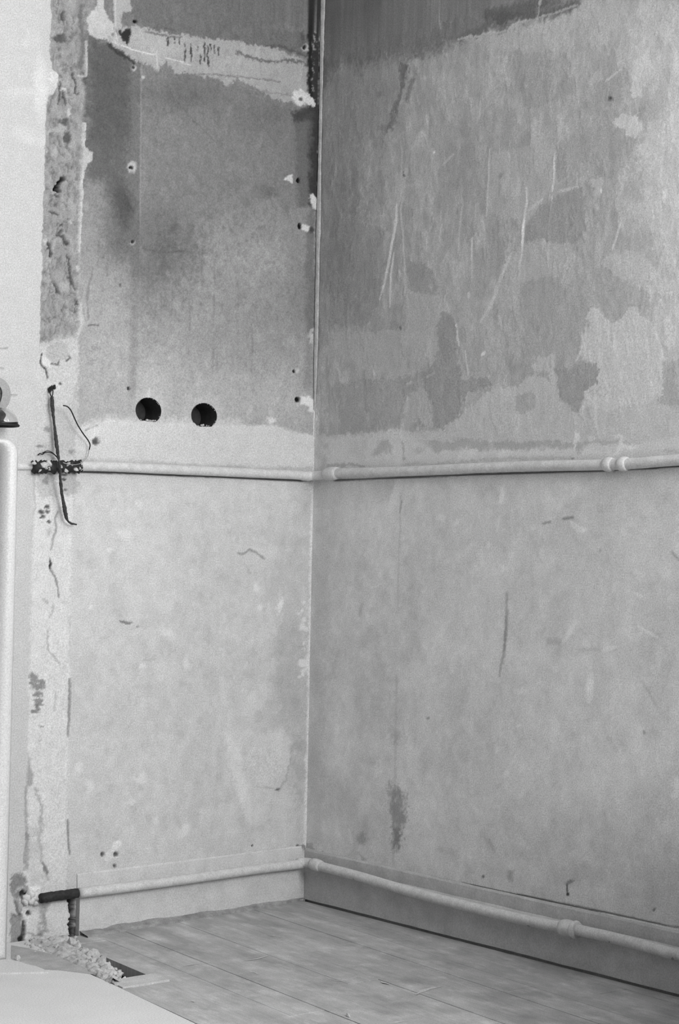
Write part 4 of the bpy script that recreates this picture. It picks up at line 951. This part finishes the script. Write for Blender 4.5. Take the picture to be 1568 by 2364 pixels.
bm = bmesh.new(); tube(bm, P3(on_left, [(-60, 1076), (20, 1076), (50, 1077), (80, 1077)], .000), .008, 12, True)
under(bm_obj('plastered_run', bm, M_SHEET, None, True), up)
bm = bmesh.new()
for x, y, r in ((103, 1073, .010), (113, 1071, .009), (110, 1080, .007), (122, 1076, .005), (152, 1086, .005), (158, 1072, .005), (80, 1070, .005), (176, 1084, .006), (184, 1081, .005), (141, 1078, .005), (140, 1088, .004), (92, 1086, .004), (166, 1074, .003)):
    chunk(bm, on_left(x, y, .022), r, rng, (1.3, .8, .8))
o = under(bm_obj('plaster_lumps', bm, M_RUBBLE), up); o['kind'] = 'stuff'
# lower run
lo = empty('heating_pipe', (-.036, -.036, .097))
tag(lo, 'white painted lower heating pipe running along the skirting boards', 'pipe')
LO = .0310
left_pts = P3(on_left, [(184, 2061.5), (300, 2047), (400, 2034), (500, 2020), (600, 2006), (694, 1994.5)], LO)
right_pts = P3(on_right, [(748, 2002), (829, 2023), (906, 2046), (983, 2068), (1072, 2090.5), (1217, 2125), (1362, 2153), (1460, 2176), (1543, 2199)], LO)
ext = right_pts[-1] + np.array([0, -1, 0]) * .04
path_l = smooth_path(left_pts + [np.array([-.046, -LO, .0985]), np.array([-LO - .006, -LO - .006, .0985]), np.array([-LO, -.052, .099])] + right_pts + [ext, ext + np.array([-.05, -.09, .0]), ext + np.array([-.09, -.128, .0])], 8)
bm = bmesh.new(); tube(bm, path_l, .0112, 16, True, .015, rng)
under(bm_obj('painted_run', bm, M_PAINT, None, True), lo)
bm = bmesh.new(); ring_at(bm, path_l, arc_of(path_l, on_right(733, 1996, LO)), .034, .0150)
under(bm_obj('coupling', bm, M_PAINT, None, True), lo)
bm = bmesh.new(); ring_at(bm, path_l, arc_of(path_l, on_right(1314, 2144, LO)), .032, .0180)
under(bm_obj('coupling', bm, M_PAINT, None, True), lo)
bm = bmesh.new(); ring_at(bm, path_l, arc_of(path_l, on_right(1336, 2150, LO)), .012, .0190)
under(bm_obj('union_ring', bm, M_PAINT, None, True), lo)
for x, y in ((817, 2027), (926, 2057), (1221, 2136), (1553, 2211), (1408, 2172)):
    bm = bmesh.new(); chunk(bm, on_right(x, y, LO + .006), .0042, rng)
    under(bm_obj('paint_drip', bm, M_FILLET), lo)
bm = bmesh.new(); tube(bm, smooth_path(P3(on_left, [(94, 2074), (120, 2070), (150, 2066), (178, 2062), (188, 2061)], .022), 6), .0105, 12, True, .06, rng)
b1 = under(bm_obj('bare_section', bm, M_IRON, None, True), lo)
b1['label'] = 'bare dark iron stretch of pipe beside the cut skirting'
for x, y, r_ in ((62, 2072, .010), (70, 2064, .011), (80, 2070, .012), (88, 2062, .009), (72, 2080, .010), (90, 2076, .009), (58, 2082, .008), (84, 2084, .008)):
    bm = bmesh.new(); chunk(bm, on_left(x, y, .003), r_, rng, (1, .8, 1), 2)
    under(bm_obj('plaster_lump', bm, M_SHEET, None, True), lo)

# ------------------------------------------------------------------ cables hanging out of the scar
def offp(pts): return [on_left(x, y, o) for x, y, o in pts]
cb = empty('electric_cable', tuple(on_left(119, 900, .01)))
tag(cb, 'thick frayed black cable hanging from a hole in the wall over the upper pipe', 'cable')
path = smooth_path(offp([(120, 916, .010), (121, 940, .012), (124, 968, .012), (128, 1002, .013), (132, 1036, .018), (136, 1062, .030), (139, 1080, .037), (139, 1100, .030),
                         (142, 1134, .022), (147, 1162, .018), (151, 1184, .016), (156, 1201, .014), (164, 1208, .013), (177, 1211, .012)]), 6)
rad = [.0026 + .0011 * math.sin(i * .35) * .5 + (.0008 if i < 30 else .0012 if 44 < i < 66 else 0) for i in range(len(path))]
rad[-8:] = list(np.linspace(.0026, .0016, 8))
bm = bmesh.new(); tube(bm, path, rad, 8, True, .22, rng)
under(bm_obj('cable_sheath', bm, simple_mat('frayed_cable_cover', 62, .8, .75, 420, .5, 400), None, True), cb)
bm = bmesh.new()
for dx in (-3.5, 3):
    tube(bm, smooth_path(offp([(119 + dx, 900, .006), (119 + dx * 1.0, 908, .010), (120, 918, .010)]), 4), .0012, 6)
under(bm_obj('cable_strand', bm, M_BLACK, None, True), cb)
bm = bmesh.new()
chunk(bm, on_left(117, 898, .004), .0085, rng, (1, .5, .9), 2); chunk(bm, on_left(125, 894, .005), .0055, rng, (1.1, .6, .7), 2)
under(bm_obj('rubber_grommet', bm, M_BLACK), cb)
wr = empty('thin_wire', tuple(on_left(147, 936, .01)))
tag(wr, 'thin bent black wire curving beside the hanging cable', 'wire')
bm = bmesh.new()
tube(bm, smooth_path(offp([(146, 936, .03), (156, 939, .03), (164, 948, .028), (171, 963, .026), (180, 982, .024), (192, 1001, .022), (203, 1016, .018), (208, 1027, .016), (206, 1038, .013)]), 6), .0014, 8)
under(bm_obj('wire_sheath', bm, M_BLACK, None, True), wr)
bm = bmesh.new()
tube(bm, smooth_path(offp([(206, 1037, .013), (203, 1052, .014), (195, 1063, .020), (183, 1071, .028), (168, 1073, .029), (154, 1071, .028), (146, 1068, .028)]), 6), [.0012 - .0005 * math.sin(math.pi * i / 36) for i in range(37)], 6)
o = under(bm_obj('painted_end', bm, M_GREY, None, True), wr)
ws = empty('wire_stub', tuple(on_left(88, 1049, .004)))
tag(ws, 'short looped black wire end above the bare pipe, left of the hanging cable', 'wire')
bm = bmesh.new()
tube(bm, smooth_path(offp([(88, 1051, .003), (92, 1047, .006), (98, 1049, .006), (103, 1045, .010), (112, 1044, .014), (122, 1047, .014), (130, 1054, .012), (134, 1060, .008)]), 5), .0011, 6)
under(bm_obj('wire_sheath', bm, M_BLACK, None, True), ws)
bm = bmesh.new()
tube(bm, smooth_path(offp([(98, 1046, .004), (108, 1041, .012), (118, 1043, .014), (127, 1050, .010), (135, 1058, .008)]), 5), .0009, 6)
under(bm_obj('wire_strand', bm, M_BLACK, None, True), ws)

# ------------------------------------------------------------------ white cabinet cut by the left edge of the frame
cab = empty('cabinet', (-1.2, -.147, .006))
tag(cab, 'shallow white enamel cabinet with rounded upper corner, standing at the left edge', 'cabinet')
def rrect(x0, x1, z0, z1, r, n=6):
    out = []
    for cx, cz, a0 in ((x1 - r, z1 - r, 0), (x0 + r, z1 - r, 90)):
        for k in range(n + 1):
            a = math.radians(a0 + 90 * k / n); out.append((cx + r * math.cos(a), cz + r * math.sin(a)))
    out += [(x0, z0), (x1, z0)]
    return out
def frame_mesh(bm, outer, inner, y0, y1, rb=.006):
    n = len(outer)
    rings = []
    for pts, y in ((outer, y1), (outer, y0 + rb), ([(a[0] + (b[0] - a[0]) * .25, a[1] + (b[1] - a[1]) * .25) for a, b in zip(outer, inner)], y0 + rb * .3),
                   ([(a[0] + (b[0] - a[0]) * .55, a[1] + (b[1] - a[1]) * .55) for a, b in zip(outer, inner)], y0), ([(a[0] + (b[0] - a[0]) * .85, a[1] + (b[1] - a[1]) * .85) for a, b in zip(outer, inner)], y0 + rb * .5), (inner, y0 + rb * 2), (inner, y1)):
        rings.append([bm.verts.new((x, y, z)) for x, z in pts])
    for a, b in zip(rings, rings[1:]):
        for k in range(n): bm.faces.new((a[k], a[(k + 1) % n], b[(k + 1) % n], b[k]))
CX1, CZ1 = -.9035, 1.062
outer = rrect(-1.47, CX1, .006, CZ1, .030); inner = rrect(-1.436, CX1 - .034, .040, CZ1 - .012, .022)
bm = bmesh.new(); frame_mesh(bm, outer, inner, -.147, -.02, .012)
under(bm_obj('frame', bm, M_ENAMEL, None, True), cab)
bm = bmesh.new(); box(bm, (-1.437, -.055, .039), (CX1 - .033, -.045, CZ1 - .011))
under(bm_obj('back_panel', bm, M_GREY), cab)
bm = bmesh.new(); box(bm, (-1.436, -.125, .52), (CX1 - .036, -.055, .535))
under(bm_obj('shelf', bm, M_GREY), cab)
# white board under it
bd = [on_floor(x, y, .004) for x, y in ((-160, 2225), (26, 2216), (60, 2228), (82, 2233), (98, 2239), (112, 2246), (60, 2247), (0, 2249), (-160, 2252))]
n_ = len(bd)
bm = bmesh.new()
a = [bm.verts.new((p[0], p[1], .0065)) for p in bd]; b = [bm.verts.new((p[0], p[1], .003)) for p in bd]
bm.faces.new(a); bm.faces.new(b[::-1])
for i in range(n_): bm.faces.new((a[i], b[i], b[(i + 1) % n_], a[(i + 1) % n_]))
tag(bm_obj('base_sheet', bm, M_SHEET), 'thin white sheet on the floor under the white cabinet, its rounded end showing', 'sheet')

# ------------------------------------------------------------------ wall lamp cut by the left edge
lp = empty('wall_lamp', tuple(on_left(-30, 930, .0)))
tag(lp, 'small wall lamp with grey curved arm and clear glass shade, cut by the left edge', 'lamp')
cen = [(-58, 900), (-40, 882), (-16, 879), (4, 884), (14, 900), (14, 920), (6, 938), (-6, 952), (-22, 962)]
hw = [9, 9, 9, 9, 9.5, 10, 9, 8, 8]
cp = smooth_path([np.array(p + (w,), float) for p, w in zip(cen, hw)], 5)
bm = bmesh.new()
rows = []
for i, q in enumerate(cp):
    t = cp[min(i + 1, len(cp) - 1)][:2] - cp[max(i - 1, 0)][:2]; t /= np.linalg.norm(t)
    nr = np.array([t[1], -t[0]])
    A_, B_ = q[:2] + nr * q[2], q[:2] - nr * q[2]
    rows.append([bm.verts.new(on_left(*A_, .010)), bm.verts.new(on_left(*B_, .010)), bm.verts.new(on_left(*B_, .003)), bm.verts.new(on_left(*A_, .003))])
for a, b in zip(rows, rows[1:]):
    for k in range(4): bm.faces.new((a[k], a[(k + 1) % 4], b[(k + 1) % 4], b[k]))
bm.faces.new(rows[0]); bm.faces.new(rows[-1][::-1])
under(bm_obj('curved_arm', bm, M_GREY), lp)
bm = bmesh.new()
p0, p1 = on_left(-58, 905, .0), on_left(-58, 905, .014)
tube(bm, [p0 + np.array([0, .001, 0]), p1], .020, 28)
under(bm_obj('back_plate', bm, M_GREY), lp)
bm = bmesh.new()
ax0, ax1 = on_left(-26, 962, .03), on_left(11, 957, .03)
tube(bm, [ax0, ax0 * .5 + ax1 * .5, ax0 * .25 + ax1 * .75, ax1], [.019, .018, .014, .005], 18)
under(bm_obj('lamp_socket', bm, M_BLACK), lp)
def glass_mat():
    mt, nt, p = new_mat('clear_glass')
    p.inputs['Base Color'].default_value = (.92, .92, .92, 1); p.inputs['Roughness'].default_value = .05
    p.inputs['Transmission Weight'].default_value = 1.0; p.inputs['IOR'].default_value = 1.45
    return mt
bm = bmesh.new()
cx_, cz_ = on_left(-4, 981, .034)[0], on_left(-4, 981, .034)[2]
rr = on_left(31, 981, .034)[0] - cx_
rings = []
for i in range(9):
    a = math.radians(90 * i / 8)
    r_, z_ = rr * math.cos(a), .036 * math.sin(a)
    rings.append([bm.verts.new((cx_ + max(r_, .0015) * math.cos(2 * math.pi * k / 32), -.045 + max(r_, .0015) * math.sin(2 * math.pi * k / 32), cz_ + z_)) for k in range(32)])
for a, b in zip(rings, rings[1:]):
    for k in range(32): bm.faces.new((a[k], a[(k + 1) % 32], b[(k + 1) % 32], b[k]))
sh = bm_obj('glass_shade', bm, glass_mat(), None, True)
so = sh.modifiers.new('wall', 'SOLIDIFY'); so.thickness = .0018
under(sh, lp)
bm = bmesh.new()
tube(bm, [(cx_ + rr * math.cos(2 * math.pi * k / 32), -.045 + rr * math.sin(2 * math.pi * k / 32), cz_ - .001) for k in range(33)], .0028, 8, False)
rm = bm_obj('shade_rim', bm, M_BLACK, None, True); under(rm, lp)

# ------------------------------------------------------------------ rubble in the trench and at the foot of the scar
def rub(px, py, z, r, lab, grp, sq=(1, .9, .75)):
    c = on_floor(px, py, z)
    q = bmesh.new(); chunk(q, (0, 0, 0), r, rng, sq)
    o = bm_obj('plaster_chunk', q, M_RUBBLE)
    o.location = tuple(c)
    return tag(o, lab, 'rubble', grp)
ORD = ('first', 'second', 'third', 'fourth', 'fifth', 'sixth', 'seventh', 'eighth', 'ninth', 'tenth', 'eleventh', 'twelfth', 'thirteenth', 'last')
def size_word(r): return 'large' if r > .0145 else 'small' if r < .0115 else 'mid-sized'
for i, (px, py, r) in enumerate(((196, 2197, 0.013), (216, 2203, 0.015), (208, 2206, 0.012), (222, 2216, 0.014), (206, 2217, 0.009), (214, 2222, 0.01), (231, 2225, 0.016), (224, 2232, 0.01), (240, 2234, 0.014), (250, 2240, 0.017), (236, 2243, 0.01), (259, 2250, 0.015), (246, 2251, 0.012), (262, 2260, 0.01))):
    rub(px, py, .003, r, size_word(r) + ' pale plaster chunk beside the dark floor gap, ' + ORD[i] + ' from the wall', 'plaster chunks along the floor gap', (1, 1, .8))
for i, (px, py, r) in enumerate(((84, 2170, 0.01), (104, 2178, 0.012), (120, 2172, 0.011), (132, 2192, 0.011), (136, 2176, 0.014), (150, 2168, 0.013), (152, 2190, 0.013), (166, 2180, 0.015), (178, 2186, 0.012), (188, 2194, 0.01))):
    rub(px, py, .004, r, size_word(r) + ' pale plaster chunk at the foot of the scar, ' + (ORD[i] if i < 9 else 'last') + ' from the white cabinet', 'plaster chunks at the foot of the scar', (1.1, .9, .8))
rub(40, 2212, .010, .008, 'small white plaster chip beside the foot of the white cabinet', None)
rub(804, 2344, .003, .0045, 'tiny white plaster crumb lying alone on the floorboards', None, (1.6, 1, .6))
bm = bmesh.new()
for k in range(420):
    t = rng.random()
    if rng.random() < .62: px, py = 170 + 112 * t + rng.gauss(0, 7) - 6, 2184 + 74 * t + rng.gauss(0, 8) + 6
    else: px, py = rng.uniform(58, 185), 2178 + rng.gauss(0, 9) + (rng.random() * 6)
    c = on_floor(px, py, 0)
    inside = c[0] > -.80 - .1 * (-c[1] - .1) and c[1] > -.40
    chunk(bm, c + np.array([0, 0, -.008 if False else .002]), rng.uniform(.0018, .0062), rng, (1, 1, .7))
tag(bm_obj('plaster_crumbs', bm, M_RUBBLE), 'scattered pale plaster crumbs along the removed partition line', 'rubble', None, 'stuff')
# bed of mortar the chunks lie on, filling the wall side of the trench
edge = [(150, 2170), (172, 2186), (188, 2197), (202, 2208), (220, 2226), (236, 2240), (250, 2252), (264, 2262), (276, 2270)]
back = [(60, 2180), (96, 2196), (130, 2212), (156, 2224), (182, 2236), (204, 2246), (226, 2258), (242, 2268), (254, 2276)]
ee = smooth_path([on_floor(*q) for q in edge], 8); bb = smooth_path([on_floor(*q) for q in back], 8)
vs, fs = [], []
NK = 26
for A_, B_ in zip(ee, bb):
    for k in range(NK + 1):
        t = k / NK
        q = A_ + (B_ - A_) * t
        fb = float(fbm(np.array([q[0] * 70]), np.array([q[1] * 70]), 91, 4, .6)[0]); fc = float(fbm(np.array([q[0] * 70 + 40]), np.array([q[1] * 70]), 92, 4, .6)[0])
        h = .003 + .010 * math.sin(math.pi * min(1, t * 1.05)) * max(0, .55 + 1.1 * fb) - (.06 if k == 0 else 0) - .003 * (t > .93)
        vs.append((q[0] + .006 * fc, q[1] + .006 * fb, h))
for i in range(len(ee) - 1):
    for k in range(NK): fs.append((i * (NK + 1) + k, i * (NK + 1) + k + 1, (i + 1) * (NK + 1) + k + 1, (i + 1) * (NK + 1) + k))
o = mesh_obj('mortar_bed', vs, fs, simple_mat('crumbled_mortar', 186, .95, .25, 60, .6, 180), floor, True)
# grey dirt swept against the foot of the scar
dp = [on_floor(x, y, .0036) for x, y in ((26, 2182), (60, 2188), (110, 2200), (150, 2216), (196, 2236), (222, 2250), (190, 2246), (140, 2240), (100, 2238), (70, 2230), (40, 2224), (26, 2222))]
vs = [(p[0], p[1], .0036) for p in dp] + [(p[0], p[1], .0029) for p in dp]
n_ = len(dp)
mesh_obj('dirt_patch', vs, [tuple(range(n_)), tuple(range(n_, 2 * n_))[::-1]] + [(i, (i + 1) % n_, n_ + (i + 1) % n_, n_ + i) for i in range(n_)], simple_mat('grey_dirt', 166, .95, .2, 30), floor)
# smears of plaster dust on the boards
bm = bmesh.new()
def smear(pts, w):
    p = [on_floor(x, y, .0012) for x, y in pts]
    p = smooth_path(p, 5)
    n = len(p); L_, R_ = [], []
    for i, q in enumerate(p):
        t = p[min(i + 1, n - 1)] - p[max(i - 1, 0)]; t /= np.linalg.norm(t)
        nr = np.array([t[1], -t[0], 0]) * w * .6 * math.sin(math.pi * (i + .4) / (n - .2)) * rng.uniform(.5, 1.1)
        L_.append(bm.verts.new(q + nr)); R_.append(bm.verts.new(q - nr))
    for i in range(n - 1): bm.faces.new((L_[i], L_[i + 1], R_[i + 1], R_[i]))
for pts, w in (([(560, 2218), (590, 2214), (622, 2205)], .006), ([(572, 2246), (586, 2244), (596, 2249)], .005), ([(420, 2230), (446, 2226), (470, 2222)], .004), ([(770, 2262), (784, 2264), (804, 2260), (832, 2252)], .004),
               ([(960, 2296), (985, 2284), (1026, 2276)], .010), ([(880, 2266), (900, 2272)], .008), ([(900, 2362), (940, 2356)], .006), ([(442, 2310), (450, 2312)], .005), ([(618, 2158), (636, 2162)], .003), ([(555, 2175), (590, 2190)], .003)):
    smear(pts, w)
tag(bm_obj('plaster_dust', bm, simple_mat('plaster_dust_film', 190, .95, .1, 200)), 'pale plaster dust smears scuffed across the floorboards', 'dust', None, 'stuff')

# ------------------------------------------------------------------ windows just outside the frame, and an unseen box added to shade the corner
def window(name, pts_fn, n_):
    bm = bmesh.new()
    for a0, a1, z0, z1 in n_: pts_fn(bm, a0, a1, z0, z1)
    return tag(bm_obj(name, bm, M_ENAMEL), kind='structure')
t_ = .05
window('window_1', lambda b, a0, a1, z0, z1: box(b, (.03, a0, z0), (.08, a1, z1)),
       [(WIN_Y0, WIN_Y1, WIN_Z0, WIN_Z0 + t_), (WIN_Y0, WIN_Y1, WIN_Z1 - t_, WIN_Z1), (WIN_Y0, WIN_Y0 + t_, WIN_Z0 + t_, WIN_Z1 - t_), (WIN_Y1 - t_, WIN_Y1, WIN_Z0 + t_, WIN_Z1 - t_),
        ((WIN_Y0 + WIN_Y1) / 2 - .03, (WIN_Y0 + WIN_Y1) / 2 + .03, WIN_Z0 + t_, WIN_Z1 - t_)])
window('window_2', lambda b, a0, a1, z0, z1: box(b, (a0, RY - .08, z0), (a1, RY - .03, z1)),
       [(-BX1, -BX0, BZ0, BZ0 + t_), (-BX1, -BX0, BZ1 - t_, BZ1), (-BX1, -BX1 + t_, BZ0 + t_, BZ1 - t_), (-BX0 - t_, -BX0, BZ0 + t_, BZ1 - t_)])
ch = empty('shade_blocker', (-.27, CH_Y, .0))
tag(ch, 'unseen added chest against the right wall, just beyond the right edge', 'blocker')
M_WOOD = simple_mat('dark_wood', 90, .6, .25, 20)
CD = .52
bm = bmesh.new(); box(bm, (-CD, CH_Y - 1.0, .0), (-.04, CH_Y, CH_Z - .05))
bmesh.ops.bevel(bm, geom=bm.edges[:], offset=.006, segments=2, affect='EDGES')
under(bm_obj('blocker_body', bm, M_WOOD), ch)
bm = bmesh.new(); box(bm, (-CD - .012, CH_Y - 1.012, CH_Z - .048), (-.03, CH_Y + .012, CH_Z))
bmesh.ops.bevel(bm, geom=bm.edges[:], offset=.008, segments=2, affect='EDGES')
under(bm_obj('blocker_lid', bm, M_WOOD), ch)
bm = bmesh.new(); tube(bm, [(-CD - .004, CH_Y - .55, CH_Z - .14), (-CD - .03, CH_Y - .53, CH_Z - .14), (-CD - .03, CH_Y - .47, CH_Z - .14), (-CD - .004, CH_Y - .45, CH_Z - .14)], .006, 8)
under(bm_obj('handle', bm, M_IRON), ch)
